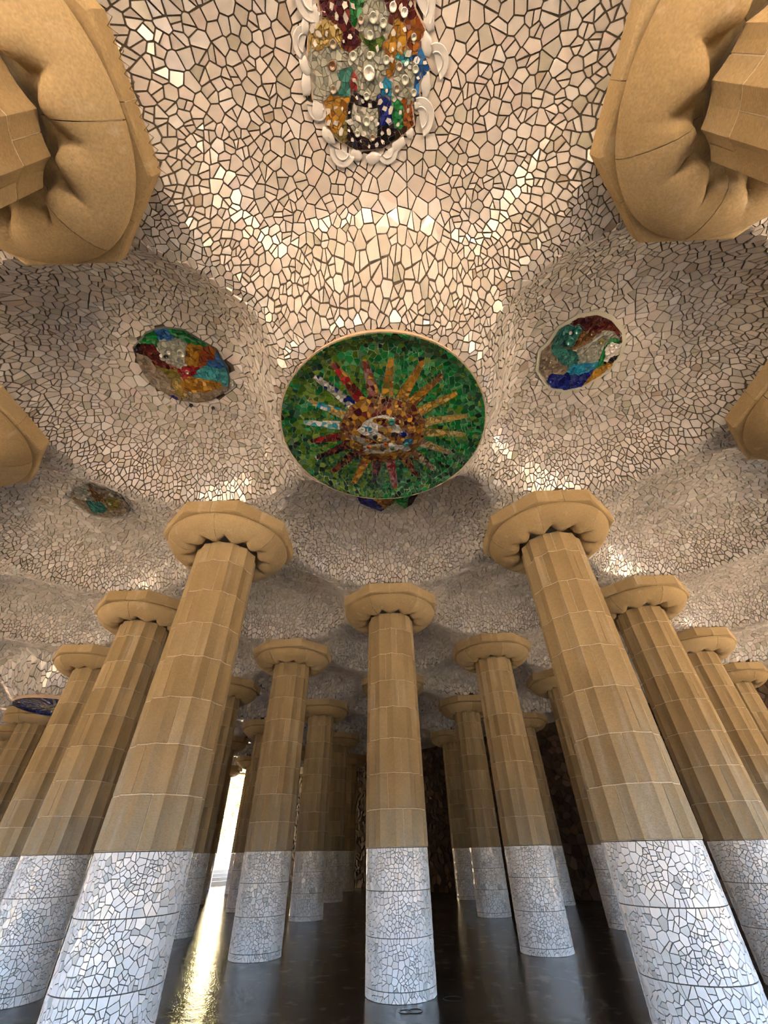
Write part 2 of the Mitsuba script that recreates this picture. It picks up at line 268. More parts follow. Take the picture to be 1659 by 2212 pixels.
ROSETTES = {
 'top': {'bay': (0, -1), 'label': 'largest rosette overhead, patches of red, amber, blue and clear glass ringed by white crockery', 'seed': 201, 'size': 0.05, 'field': 'nearest', 'bed': 'white', 'named': 300, 'knobs': [(-0.07, -0.34, 0.026, 'stone'), (0.03, -0.35, 0.036, 'clear'), (0.11, -0.32, 0.03, 'clear'), (-0.0, -0.26, 0.03, 'clear'), (-0.31, -0.22, 0.03, 'stone'), (-0.15, -0.15, 0.032, 'clear'), (-0.01, -0.15, 0.024, 'clear'), (-0.02, -0.05, 0.05, 'white'), (-0.33, -0.1, 0.034, 'brown'), (-0.34, 0.04, 0.03, 'stone'), (0.13, -0.12, 0.03, 'clear'), (0.24, -0.08, 0.03, 'stone'), (0.38, -0.06, 0.028, 'clear'), (0.29, -0.0, 0.034, 'clear'), (0.22, 0.05, 0.028, 'stone'), (0.37, 0.08, 0.026, 'clear'), (-0.05, 0.09, 0.028, 'clear'), (-0.06, 0.25, 0.036, 'clear'), (-0.15, 0.33, 0.026, 'clear'), (-0.01, 0.36, 0.026, 'stone'), (0.28, -0.37, 0.03, 'white'), (0.19, -0.4, 0.03, 'white'), (0.36, -0.24, 0.024, 'clear')], 'chips': 90, 'crockery': (0.085, 0.15), 'halo': False, 'white': 1.0,
     'patches': [('OUT',[(-0.4,-0.45),(-0.38,-0.34),(-0.49,-0.32),(-0.52,-0.21),(-0.54,-0.14),(-0.51,-0.06),(-0.53,0.09),(-0.43,0.13),(-0.43,0.27),(-0.33,0.37),(-0.16,0.45),(0.08,0.44),(0.25,0.37),(0.38,0.28),(0.35,0.15),(0.42,0.12),(0.42,0.01),(0.51,-0.06),(0.42,-0.19),(0.45,-0.28),(0.36,-0.39),(0.36,-0.43),(0.4,-0.55),(0.36,-0.7),(0.22,-0.84),(0.02,-0.9),(-0.2,-0.86),(-0.36,-0.74),(-0.44,-0.58)]),('maroon',[(-0.4,-0.45),(-0.16,-0.44),(-0.17,-0.3),(-0.07,-0.23),(-0.18,-0.18),(-0.25,-0.21),(-0.23,-0.28),(-0.32,-0.36),(-0.38,-0.36)]),('green',[(-0.16,-0.44),(-0.03,-0.44),(-0.07,-0.37),(-0.11,-0.35),(-0.1,-0.28),(-0.16,-0.33)]),('moss',[(-0.07,-0.26),(-0.01,-0.22),(0.09,-0.25),(0.11,-0.22),(0.06,-0.17),(-0.01,-0.18),(-0.06,-0.24)]),('maroon',[(0.12,-0.43),(0.36,-0.43),(0.37,-0.39),(0.32,-0.38),(0.19,-0.34),(0.14,-0.4)]),('ochre',[(-0.49,-0.33),(-0.38,-0.34),(-0.31,-0.36),(-0.22,-0.29),(-0.25,-0.2),(-0.31,-0.25),(-0.38,-0.2),(-0.47,-0.21),(-0.5,-0.29)]),('amber',[(0.18,-0.29),(0.23,-0.34),(0.31,-0.3),(0.29,-0.19),(0.25,-0.13),(0.2,-0.17),(0.19,-0.05),(0.17,-0.0),(0.14,-0.18),(0.11,-0.2)]),('rust',[(0.31,-0.32),(0.43,-0.27),(0.41,-0.19),(0.37,-0.16),(0.3,-0.19)]),('blue',[(0.3,-0.13),(0.4,-0.15),(0.51,-0.09),(0.5,-0.05),(0.42,-0.03),(0.42,0.1),(0.37,0.15),(0.37,0.01),(0.38,-0.08)]),('turquoise',[(0.2,-0.14),(0.34,-0.18),(0.34,-0.11),(0.3,-0.07)]),('teal',[(-0.26,-0.07),(-0.16,-0.09),(-0.2,0.09),(-0.33,0.08),(-0.28,0.03)]),('red',[(-0.16,-0.07),(-0.12,-0.03),(-0.18,0.07),(-0.21,0.06)]),('cyan',[(0.06,0.0),(0.12,-0.02),(0.18,0.02),(0.18,0.1),(0.11,0.08),(0.06,0.05)]),('amber',[(-0.43,0.12),(-0.2,0.09),(-0.2,0.12),(-0.27,0.24),(-0.32,0.29),(-0.43,0.27)]),('navy',[(0.05,0.11),(0.1,0.09),(0.18,0.13),(0.18,0.27),(0.06,0.31)]),('green',[(0.18,0.09),(0.28,0.14),(0.27,0.27),(0.22,0.31),(0.18,0.26)]),('rust',[(0.29,0.14),(0.37,0.15),(0.39,0.26),(0.27,0.27)]),('olive',[(-0.35,0.24),(-0.24,0.21),(-0.24,0.35),(-0.31,0.38),(-0.32,0.29)]),('clear',[(-0.18,0.15),(0.04,0.16),(0.04,0.36),(-0.04,0.38),(-0.18,0.33),(-0.21,0.27)]),('black',[(-0.2,0.1),(-0.15,0.06),(0.01,0.12),(0.04,0.13),(0.07,0.31),(0.22,0.31),(0.25,0.37),(0.08,0.44),(-0.16,0.45),(-0.26,0.35),(-0.24,0.21)]),('clear',[(-0.03,-0.44),(0.13,-0.43),(0.15,-0.29),(0.07,-0.25),(-0.01,-0.22),(-0.07,-0.27),(-0.1,-0.37)]),('clear',[(-0.46,-0.2),(-0.38,-0.2),(-0.24,-0.19),(-0.11,-0.21),(0.11,-0.18),(0.12,-0.06),(0.06,-0.01),(0.08,0.07),(-0.01,0.11),(-0.11,0.11),(-0.12,-0.04),(-0.18,-0.08),(-0.28,-0.05),(-0.33,0.06),(-0.43,0.11),(-0.53,0.1),(-0.49,-0.05),(-0.54,-0.14)]),('clear',[(0.2,-0.08),(0.32,-0.09),(0.41,-0.06),(0.39,0.08),(0.33,0.12),(0.2,0.08),(0.18,0.01)]),('amber',[(-0.4,-0.6),(-0.2,-0.75),(-0.1,-0.6),(-0.25,-0.46)]),('blue',[(0.1,-0.8),(0.3,-0.72),(0.3,-0.5),(0.12,-0.5)]),('green',[(-0.1,-0.85),(0.06,-0.86),(0.05,-0.6),(-0.08,-0.62)])]},
 'left': {'bay': (-1, 0), 'label': 'rosette of blue, green, maroon and amber glass left of the green disc', 'seed': 301, 'size': 0.056, 'field': 'nearest', 'bed': 'stone', 'named': 260, 'knobs': [(0.17, -0.4, 0.055, 'clear'), (0.0, -0.41, 0.024, 'white'), (-0.06, -0.36, 0.026, 'black'), (-0.12, -0.37, 0.022, 'white'), (-0.4, -0.48, 0.024, 'black'), (-0.03, 0.42, 0.026, 'black'), (0.28, 0.48, 0.024, 'black'), (-0.35, 0.43, 0.02, 'olive'), (0.46, 0.46, 0.02, 'clear'), (-0.43, -0.64, 0.022, 'stone'), (0.7, 0.08, 0.03, 'clear'), (-0.02, -0.19, 0.02, 'red'), (0.13, -0.12, 0.03, 'pink')], 'chips': 0, 'crockery': None, 'halo': False, 'white': 0.6,
     'patches': [('OUT',[(-0.44,-0.49),(-0.29,-0.59),(-0.18,-0.68),(-0.04,-0.72),(0.09,-0.74),(0.32,-0.7),(0.51,-0.53),(0.64,-0.44),(0.66,-0.29),(0.71,-0.18),(0.67,0.02),(0.59,0.19),(0.3,0.34),(0.06,0.38),(-0.21,0.32),(-0.35,0.18),(-0.45,0.08),(-0.48,-0.1),(-0.47,-0.33)]),('stone',[(-0.42,-0.42),(-0.35,-0.39),(-0.26,-0.22),(-0.19,-0.07),(-0.18,0.07),(-0.15,0.28),(-0.35,0.18),(-0.45,0.08),(-0.48,-0.1),(-0.47,-0.33)]),('green',[(-0.3,-0.57),(-0.19,-0.66),(-0.05,-0.69),(-0.06,-0.59),(-0.11,-0.54),(-0.22,-0.53)]),('green',[(0.14,-0.69),(0.3,-0.66),(0.47,-0.52),(0.42,-0.5),(0.27,-0.58),(0.13,-0.65)]),('blue',[(-0.06,-0.67),(0.05,-0.73),(0.14,-0.69),(0.11,-0.61),(-0.06,-0.59)]),('maroon',[(-0.29,-0.53),(-0.14,-0.53),(-0.17,-0.32),(-0.07,-0.19),(-0.1,-0.17),(-0.25,-0.25),(-0.33,-0.39)]),('clear',[(-0.08,-0.56),(0.26,-0.6),(0.27,-0.49),(0.14,-0.23),(-0.01,-0.21),(-0.1,-0.26),(-0.13,-0.41)]),('amber',[(0.27,-0.49),(0.36,-0.52),(0.45,-0.48),(0.35,-0.25),(0.2,-0.2),(0.15,-0.26)]),('rust',[(0.45,-0.48),(0.55,-0.36),(0.39,-0.25),(0.35,-0.25)]),('red',[(0.09,-0.2),(0.25,-0.23),(0.23,-0.08),(0.02,-0.06)]),('blue',[(0.42,-0.26),(0.66,-0.29),(0.7,-0.18),(0.48,-0.18)]),('turquoise',[(0.22,-0.04),(0.51,-0.18),(0.65,-0.17),(0.58,0.04),(0.35,0.02)]),('amber',[(0.03,-0.01),(0.45,-0.02),(0.5,0.15),(0.24,0.22),(-0.03,0.18)]),('olive',[(-0.25,-0.21),(-0.08,-0.16),(0.04,-0.08),(-0.14,-0.02),(-0.26,-0.12)]),('ochre',[(-0.23,0.08),(-0.11,0.07),(-0.01,0.27),(-0.17,0.27)]),('rust',[(-0.43,0.12),(-0.35,0.13),(-0.43,0.36),(-0.52,0.33)]),('navy',[(-0.36,0.18),(-0.26,0.26),(-0.23,0.3),(-0.29,0.3),(-0.35,0.24)]),('black',[(-0.44,-0.49),(-0.35,-0.51),(-0.46,-0.33),(-0.47,-0.41)]),('black',[(-0.13,0.35),(0.02,0.38),(-0.03,0.45),(-0.13,0.39)]),('black',[(0.17,0.37),(0.22,0.43),(0.16,0.43)]),('amber',[(0.31,0.34),(0.51,0.24),(0.55,0.3),(0.42,0.34)]),('stone',[(-0.05,0.21),(0.24,0.23),(0.51,0.15),(0.5,0.26),(0.19,0.36),(-0.05,0.34)])]},
 'right': {'bay': (1, 0), 'label': 'egg-shaped rosette of teal, maroon, navy and amber glass right of the green disc', 'seed': 401, 'size': 0.052, 'field': 'nearest', 'bed': 'halo', 'named': 260, 'knobs': [(-0.28, -0.52, 0.05, 'teal'), (-0.34, -0.38, 0.055, 'teal'), (-0.36, -0.49, 0.022, 'white'), (-0.07, -0.47, 0.028, 'brown'), (0.29, -0.23, 0.034, 'white'), (0.33, -0.28, 0.03, 'white'), (0.24, -0.19, 0.03, 'white'), (0.25, -0.31, 0.026, 'white'), (0.35, -0.34, 0.02, 'black'), (-0.41, 0.2, 0.04, 'navy'), (0.1, -0.35, 0.03, 'olive'), (-0.23, -0.09, 0.022, 'teal'), (-0.57, -0.01, 0.02, 'stone'), (-0.5, -0.09, 0.022, 'stone'), (-0.57, -0.13, 0.02, 'stone'), (-0.44, -0.01, 0.02, 'stone'), (0.34, 0.02, 0.028, 'amber')], 'chips': 0, 'crockery': None, 'halo': True, 'white': 0.6,
     'patches': [('OUT',[(-0.58,-0.35),(-0.52,-0.54),(-0.41,-0.62),(-0.32,-0.68),(-0.09,-0.71),(0.12,-0.63),(0.32,-0.46),(0.4,-0.31),(0.42,-0.15),(0.38,0.02),(0.28,0.16),(0.07,0.33),(-0.16,0.38),(-0.38,0.32),(-0.48,0.21),(-0.63,0.03),(-0.67,-0.25)]),('maroon',[(-0.41,-0.6),(-0.31,-0.67),(-0.09,-0.7),(0.12,-0.63),(0.32,-0.45),(0.33,-0.39),(0.19,-0.51),(0.08,-0.51),(-0.02,-0.46),(-0.23,-0.55),(-0.29,-0.61)]),('brown',[(-0.23,-0.51),(0.0,-0.46),(-0.09,-0.31),(-0.2,-0.25),(-0.35,-0.26),(-0.21,-0.31)]),('teal',[(-0.52,-0.44),(-0.42,-0.6),(-0.26,-0.57),(-0.21,-0.48),(-0.27,-0.31),(-0.36,-0.31),(-0.5,-0.34)]),('teal',[(-0.54,-0.34),(-0.41,-0.28),(-0.18,-0.23),(-0.11,-0.09),(-0.21,-0.01),(-0.41,-0.09),(-0.52,-0.24)]),('green',[(0.2,-0.39),(0.25,-0.42),(0.35,-0.35),(0.2,-0.29),(0.21,-0.08),(0.21,0.02),(0.16,-0.14)]),('white',[(0.2,-0.32),(0.38,-0.31),(0.4,-0.14),(0.24,-0.11)]),('clear',[(-0.18,-0.24),(0.02,-0.42),(0.12,-0.51),(0.25,-0.48),(0.33,-0.37),(0.18,-0.3),(0.2,-0.13),(0.09,-0.03),(-0.08,-0.06)]),('cyan',[(-0.2,0.01),(0.19,-0.07),(0.17,0.04),(-0.05,0.15)]),('navy',[(-0.46,0.19),(-0.43,0.1),(-0.26,0.13),(-0.12,0.14),(0.16,0.06),(0.07,0.31),(-0.17,0.37),(-0.39,0.3)]),('amber',[(0.05,0.28),(0.17,0.04),(0.37,-0.02),(0.38,0.07),(0.18,0.24),(0.08,0.33)]),('black',[(0.3,-0.04),(0.41,-0.16),(0.38,-0.02)]),('stone',[(-0.68,-0.27),(-0.59,-0.35),(-0.44,-0.13),(-0.24,0.03),(-0.29,0.1),(-0.48,0.15),(-0.63,0.0)])]},
 'far': {'bay': (-2, 1), 'label': 'grey rosette with one teal patch at the left, above the left columns', 'seed': 501, 'size': 0.055, 'field': 'stone', 'bed': 'stone', 'named': 120, 'knobs': [(0.05, -0.46, 0.045, 'clear'), (0.2, -0.51, 0.032, 'brown'), (0.25, -0.66, 0.028, 'brown'), (0.43, -0.53, 0.03, 'brown'), (0.34, -0.37, 0.03, 'brown'), (0.61, -0.54, 0.045, 'clear'), (0.37, -0.67, 0.026, 'stone'), (0.19, -0.36, 0.026, 'brown'), (-0.15, -0.45, 0.03, 'brown'), (0.42, -0.27, 0.03, 'clear')], 'chips': 0, 'crockery': (0.045, 0.08), 'halo': False, 'white': 0.6,
     'patches': [('OUT',[(-0.23,-0.48),(0.03,-0.72),(0.34,-0.82),(0.52,-0.67),(0.7,-0.58),(0.76,-0.31),(0.71,-0.09),(0.47,0.09),(0.14,0.14),(-0.09,0.06),(-0.19,-0.1)]),('teal',[(0.0,-0.37),(0.26,-0.36),(0.28,-0.14),(0.13,0.01),(-0.07,-0.0)]),('clear',[(-0.05,-0.67),(0.3,-0.8),(0.2,-0.4),(-0.01,-0.38),(-0.13,-0.44)]),('brown',[(0.34,-0.82),(0.36,-0.74),(0.37,-0.33),(0.26,-0.36),(0.21,-0.54)]),('olive',[(0.5,-0.5),(0.7,-0.34),(0.43,-0.07),(0.27,-0.08),(0.4,-0.39)])]},
 'mid': {'bay': (0, 1), 'label': 'dark rosette half hidden by the lower edge of the green disc', 'seed': 601, 'size': 0.055, 'field': 'nearest', 'bed': 'stone', 'named': 120, 'knobs': [], 'chips': 0, 'crockery': (0.045, 0.08), 'halo': False, 'white': 0.6,
     'patches': [('OUT',[(-0.58,-0.34),(-0.5,-0.05),(-0.28,0.12),(-0.01,0.26),(0.27,0.22),(0.48,0.04),(0.59,-0.24),(0.55,-0.54),(0.27,-0.76),(0.02,-0.83),(-0.26,-0.78),(-0.51,-0.59)]),('navy',[(-0.55,-0.32),(-0.35,-0.31),(-0.12,0.02),(-0.15,0.06),(-0.48,-0.12)]),('amber',[(-0.37,-0.31),(-0.11,-0.3),(-0.09,0.04),(-0.3,-0.08)]),('brown',[(-0.11,-0.3),(0.12,-0.29),(0.12,-0.04),(-0.08,-0.03)]),('green',[(0.15,-0.31),(0.48,-0.38),(0.38,0.13),(0.19,-0.04)]),('black',[(0.48,-0.38),(0.58,-0.24),(0.46,0.02),(0.36,0.16)]),('clear',[(0.12,0.03),(0.27,-0.08),(0.34,-0.01),(0.28,0.2),(0.07,0.21)]),('blue',[(-0.26,-0.76),(0.15,-0.76),(0.15,-0.48),(-0.28,-0.5)])]}}

def rosette_outline(name):
    d = ROSETTES[name]; return Polygon(d['patches'][0][1]).buffer(0)

# seeds: large shards near each apex, smaller ones towards the rims
step = 0.055
gx, gy = np.meshgrid(np.arange(-27, 19, step), np.arange(-11.2, 34, step))
pts = np.stack([gx.ravel(), gy.ravel()], -1) + rng.uniform(-0.5, 0.5, (gx.size, 2)) * step
a, b = ab(pts[:, 0], pts[:, 1])
inside = (a > A0) & (a < A1) & (b > B0) & (b < B1); pts, a, b = pts[inside], a[inside], b[inside]
ca, cb = bay_of(pts[:, 0], pts[:, 1])
dd = np.hypot(pts[:, 0] - (ca - cb) * S, pts[:, 1] - (ca + cb) * SY)
hh = np.interp(dd, [0.4, 1.1, 1.7, 2.4], [0.130, 0.104, 0.077, 0.080])
far = np.hypot(pts[:, 0] - EYE[0], pts[:, 1] - EYE[1])
hh *= np.interp(far, [13, 18], [1.0, 1.6]) * np.where((a < -1) | (b < -1), 1.25, 1.0)
pts = pts[rng.random(len(pts)) < (step / hh) ** 2]
pa, pb = ab(pts[:, 0], pts[:, 1])
uv = np.stack([pa * 4, pb * 4], -1)                     # work in metres along the bays so that the cells end at the hall's edges
lim = (A0 * 4, B0 * 4, A1 * 4, B1 * 4)
uv = relax(uv, lim, 2)
polys = shards(cells(uv, lim), 0.5, 11)
polys = [np.stack([(q[:, 0] - q[:, 1]) / 4 * S, (q[:, 0] + q[:, 1]) / 4 * SY], -1)[::-1] for q in polys]
cen = np.array([q.mean(0) for q in polys])
keep = np.ones(len(polys), bool)
for name, d in ROSETTES.items():
    o = rosette_outline(name); c = at(*d['bay'])
    near = np.where(np.hypot(*(cen - c).T) < 1.3)[0]
    keep[near[shapely.contains_xy(o, *(cen[near] - c).T)]] = False
for i, j in DISCS: keep &= np.hypot(cen[:, 0] - i * S, cen[:, 1] - j * SY) > 1.16
ai, bi = ab(cen[:, 0], cen[:, 1])
fa, fb = np.abs(ai - np.round(ai)) * 4, np.abs(bi - np.round(bi)) * 4
keep &= (np.hypot(fa, fb) > 0.92) | np.array([False] * len(fa))   # bare bed above the capitals
for i, j in DISCS: keep |= (np.hypot(cen[:, 0] - i * S, cen[:, 1] - j * SY) > 1.16) & (np.hypot(cen[:, 0] - i * S, cen[:, 1] - j * SY) < 1.6)
polys = [q for q, k in zip(polys, keep) if k]
ct = Tiles(polys, ceil_frame, 0.0054, 0.0045, 0.020, 3, tilt=0.03, surface=ceil_z)
TONES = np.array([(0.446, 0.414, 0.382), (0.432, 0.396, 0.367), (0.468, 0.446, 0.418), (0.403, 0.374, 0.335), (0.374, 0.353, 0.310), (0.432, 0.382, 0.356), (0.504, 0.490, 0.475), (0.317, 0.302, 0.248), (0.302, 0.252, 0.205)])
ccol = TONES[rng.choice(len(TONES), len(ct), p=[.22, .20, .18, .13, .09, .07, .07, .03, .01])] * rng.uniform(0.93, 1.05, (len(ct), 1)) * [0.90, 0.875, 0.835]
ca, cb = bay_of(ct.c2[:, 0], ct.c2[:, 1])
DOME_WORDS = {(0, -1): 'nearest white mosaic dome overhead with the largest colourful rosette',
              (-1, 0): 'white mosaic dome left of the green disc with a rosette of brown and blue glass',
              (1, 0): 'white mosaic dome right of the green disc with an egg-shaped teal and amber rosette',
              (0, 1): 'white mosaic dome directly behind the green disc',
              (-2, 1): 'white mosaic dome at the left edge with a grey rosette and a teal patch',
              (2, 1): 'brightly lit white mosaic dome at the right edge behind the right front column',
              (-1, 2): 'white mosaic dome between the left front column and the middle column',
              (1, 2): 'white mosaic dome between the middle column and the right front column'}
NAMED = {(0, -1): 300, (-1, 0): 300, (1, 0): 300, (0, 1): 300, (-2, 1): 300, (2, 1): 300, (-1, 2): 240, (1, 2): 240, (-3, 2): 200, (3, 2): 200}
def patch_grid(a0, a1, b0, b1, n, lift):
    A, B = np.meshgrid(np.linspace(a0, a1, n), np.linspace(b0, b1, n), indexing='ij')
    x, y = (A - B) * S, (A + B) * SY
    z = ceil_z(x, y) + lift
    v = np.stack([x, y, z], -1).reshape(-1, 3)
    k = np.arange(n * n).reshape(n, n)
    q = np.stack([k[:-1, :-1], k[:-1, 1:], k[1:, 1:], k[1:, :-1]], -1).reshape(-1, 4)
    return v, q
for aa in np.arange(-1.5, 4, 1):
    for bb in np.arange(-1.5, 7, 1):
        i, j = int(round(aa - bb)), int(round(aa + bb))
        key = numbered('ceiling')
        beside = any(abs(i - u) + abs(j - w) == 1 for u, w in DISCS)
        n = 72 if beside else 60 if math.hypot(*(at(i, j) - EYE[:2])) < 14 else 34
        e0, e1 = (A0 if aa < -1 else aa - 0.5), (A1 if aa > 3 else aa + 0.5)
        f0, f1 = (B0 if bb < -1 else bb - 0.5), (B1 if bb > 6 else bb + 0.5)
        v, q = patch_grid(e0, e1, f0, f1, n, 0.007 if n > 40 else 0.016)
        m = n * n; k = np.arange(m).reshape(n, n)
        ring = np.concatenate([k[0, :-1], k[:-1, -1], k[-1, :0:-1], k[:0:-1, 0]]); w_ = len(ring); r_ = np.arange(w_); r2 = np.roll(r_, -1)
        top = v[ring].copy(); top[:, 2] = 6.93
        tri = np.vstack([q[:, [0, 1, 2]], q[:, [0, 2, 3]], np.stack([ring, np.roll(ring, -1), r2 + m], -1), np.stack([ring, r2 + m, r_ + m], -1), np.stack([r_ + m, r2 + m, r_ * 0 + m + w_], -1)])
        bed = trimesh.Trimesh(np.vstack([v, top, [[*at(aa - bb, aa + bb), 6.93]]]), tri, process=False)
        if bed.volume < 0: bed.invert()
        put(key, bed, 'm_grout', smooth=40)
        side_w = 'left' if i < 0 else 'right' if i > 0 else 'middle'
        say(key, DOME_WORDS.get((i, j), (f'white mosaic dome, {j} half bays behind the green disc and {abs(i)} half bays to its {side_w}' if i else f'white mosaic dome {j} half bays straight behind the green disc') if j > 0 else f'white mosaic dome at the open front, {-j} half bays before the green disc and {abs(i)} to its {side_w}'), kind='structure')
        ids = np.where((ca == aa) & (cb == bb))[0]
        sub = Tiles.__new__(Tiles)
        sub.top, sub.tri = [ct.top[t] for t in ids], [ct.tri[t] for t in ids]
        sub.c2, sub.c3, sub.area = ct.c2[ids], ct.c3[ids], ct.area[ids]
        lay(key, sub, ccol[ids], 'm_glaze', 'tile', 'small_tiles', NAMED.get((i, j), 0), 60)

# roof slab over the domes and edge beams, the front two lowered to cut sky light
def prism(poly, z0, z1):
    p = np.array(poly); n = len(p)
    m = trimesh.creation.extrude_polygon(Polygon(p), z1 - z0, engine='earcut'); m.apply_translation([0, 0, z0]); return m
def rect_ab(a0, a1, b0, b1): return [from_ab(a0, b0), from_ab(a1, b0), from_ab(a1, b1), from_ab(a0, b1)]
say(put('roof', prism(rect_ab(A0 - .1, A1 + .1, B0 - .1, B1 + .1), 6.95, 7.25), 'm_plaster'), 'stone-coloured roof slab over the mosaic domes', kind='structure')
for k, (r, w) in enumerate([((A0 - .12, A0, B0 - .12, B1 + .12), 'front left'), ((A0 - .12, A1 + .12, B0 - .12, B0), 'front right'), ((A0 - .12, A1 + .12, B1, B1 + .12), 'far left')]):
    say(put(f'trim_{k + 1}', prism(rect_ab(*r), 4.95 if k < 2 else 5.92, 6.97), 'm_stone_0'), f'sandstone beam along the {w} edge of the roof', kind='structure')

# ------------------------------------------------------------------ floor and ground outside
say(put('floor', prism(rect_ab(A0 - .3, A1 + .4, B0 - .3, B1 + .25), -0.15, 0.0), 'm_floor'), 'dark polished floor of the columned hall', kind='structure')
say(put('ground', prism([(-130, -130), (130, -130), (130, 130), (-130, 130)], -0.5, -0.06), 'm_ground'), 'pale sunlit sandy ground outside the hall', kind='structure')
def puddle_ring(x, y, r):
    t = np.linspace(0, 2 * np.pi, 29)[:-1]
    prof = [(r, 0.001), (r * .97, 0.006), (r * .86, 0.007), (r * .82, 0.002), (0.0, 0.0015)]
    v = np.vstack([np.stack([x + a * np.cos(t), y + a * np.sin(t), t * 0 + z], -1) for a, z in prof[:4]] + [[[x, y, prof[4][1]]]])
    f = []
    for k in range(3):
        for c in range(28):
            c2 = (c + 1) % 28; f += [[k * 28 + c, k * 28 + c2, k * 28 + 28 + c2], [k * 28 + c, k * 28 + 28 + c2, k * 28 + 28 + c]]
    f += [[84 + c, 84 + (c + 1) % 28, 112] for c in range(28)]
    return v, np.array(f)
for x, y, r in ((0.17, 4.82, .10), (0.05, 4.80, .085), (0.70, 5.35, .13)):
    put(child('floor', 'round_cap'), puddle_ring(x, y, r), 'm_floor', smooth=40)

# added unseen slope to block low sky light, on both open sides
def slope(p0, p1, seed):
    p0, p1 = np.asarray(p0), np.asarray(p1); L = np.hypot(*(p1 - p0)); d = (p1 - p0) / L; nv = np.array([d[1], -d[0]])
    u, w = np.meshgrid(np.linspace(0, L, 90), np.linspace(0, 9, 22), indexing='ij')
    x, y = p0[0] + d[0] * u + nv[0] * w, p0[1] + d[1] * u + nv[1] * w
    h = np.interp(w, [0, .4, 4.0, 9.0], [0, 1.6, SLOPE_H, SLOPE_H + 1.0])
    z = -0.07 + h * (0.75 + 0.5 * meshkit.fbm(np.stack([x * .5, y * .5, x * 0 + seed], -1), 4))
    k = np.arange(u.size).reshape(u.shape); q = np.stack([k[:-1, :-1], k[1:, :-1], k[1:, 1:], k[:-1, 1:]], -1).reshape(-1, 4)
    return np.stack([x, y, z], -1).reshape(-1, 3), q
SLOPE_H, COURT = 7.0, 10.0 / 4
for k, (p0, p1, w) in enumerate([(from_ab(A0 - COURT, 12), from_ab(A0 - COURT, B0 - COURT - 4), 'left'), (from_ab(A0 - COURT - 4, B0 - COURT), from_ab(9, B0 - COURT), 'right')]):
    v, q = slope(p0, p1, k + 3)
    say(put(f'added_slope_{k + 1}', (v, q), 'm_added_slope', smooth=True), f'added unseen slope beyond the forecourt to block low sky light, front {w}', kind='structure')

# ------------------------------------------------------------------ columns
R_LOW, R_TOP, Z_MOS, Z_NECK = 0.520, 0.498, 1.585, 5.56
COURSES = [1.585, 2.075, 2.575, 3.105, 3.64, 4.125, 4.65, 5.19, 5.56]
def flute_r(t, z):
    """Radius of the fluted shaft at angle t (radians): twelve flat, slightly hollow faces; an arris at every 30 degrees."""
    R = R_LOW + (R_TOP - R_LOW) * (z - Z_MOS) / (Z_NECK - Z_MOS)
    u = (np.degrees(t) % 30.0) / 30.0 * 2 - 1
    chord = R * math.cos(math.radians(15)) / np.cos(np.radians(u * 15))
    return chord - 0.021 * (1 - u * u)
def wedge(zs, ts, outer, inner):
    """Closed block between the angles ts: outer(t, z) over levels zs [(z, inset)], inner radius."""
    t = np.asarray(ts); n, m = len(t), len(zs)
    v = []
    for z, ins in zs:
        r = outer(t, z) - ins
        v.append(np.stack([r * np.sin(t), -r * np.cos(t), t * 0 + z], -1))
    for z in (zs[0][0], zs[-1][0]):
        v.append(np.stack([inner * np.sin(t), -inner * np.cos(t), t * 0 + z], -1))
    v = np.vstack(v); f = []
    for k in range(m - 1):
        for c in range(n - 1): f.append([k * n + c, k * n + c + 1, k * n + n + c + 1, k * n + n + c])
    lo, hi = m * n, (m + 1) * n
    for c in range(n - 1):
        f.append([lo + c, lo + c + 1, c + 1, c]); f.append([(m - 1) * n + c, (m - 1) * n + c + 1, hi + c + 1, hi + c]); f.append([hi + c, hi + c + 1, lo + c + 1, lo + c])
    q = np.array(f); q = np.vstack([q[:, [0, 1, 2]], q[:, [0, 2, 3]]])
    for c in (0, n - 1):
        loop = [k * n + c for k in range(m)] + [hi + c, lo + c]
        tri = [[loop[0], loop[k], loop[k + 1]] for k in range(1, len(loop) - 1)]
        q = np.vstack([q, np.array(tri)[:, ::-1] if c == 0 else np.array(tri)])
    return v, q
GAP = 0.005
def stone_block(k, half):
    z0, z1 = COURSES[k] + GAP, COURSES[k + 1] - GAP
    g = GAP / 0.5
    a0 = math.radians(15 + (30 if half else 0))
    t = a0 + np.radians([0, 7.5, 14.8, 15.2, 22.5, 30, 37.5, 44.8, 45.2, 52.5, 60])
    t[0] += g; t[-1] -= g
    return wedge([(z0, 0.006), (z0 + .009, 0), (z1 - .009, 0), (z1, 0.006)], t, flute_r, 0.40)
BLOCK = [mikit.ply(stone_block(k, k % 2), 'm_stone_0') for k in range(8)]
def tinted(d, k): return {**d, 'bsdf': {'type': 'ref', 'id': f'm_stone_{k}'}}
def lathe(profile, n=48, fn=None):
    t = np.linspace(0, 2 * np.pi, n + 1)[:-1]
    v = np.vstack([np.stack([(r if fn is None else fn(t, r, z)) * np.sin(t), -(r if fn is None else fn(t, r, z)) * np.cos(t), t * 0 + z], -1) for r, z in profile])
    f = []
    for k in range(len(profile) - 1):
        a_ = np.arange(n) + k * n; b_ = np.roll(np.arange(n), -1) + k * n
        f.append(np.stack([a_, b_, b_ + n, a_ + n], -1))
    return v, np.vstack(f)
SHAFT_CORE = mikit.ply(lathe([(0.3, Z_MOS + .001), (1, Z_MOS + .001), (1, 5.545), (0.3, 5.545)], 120, lambda t, r, z: r if r < .9 else flute_r(t, z) - 0.0075), 'm_mortar_pale')
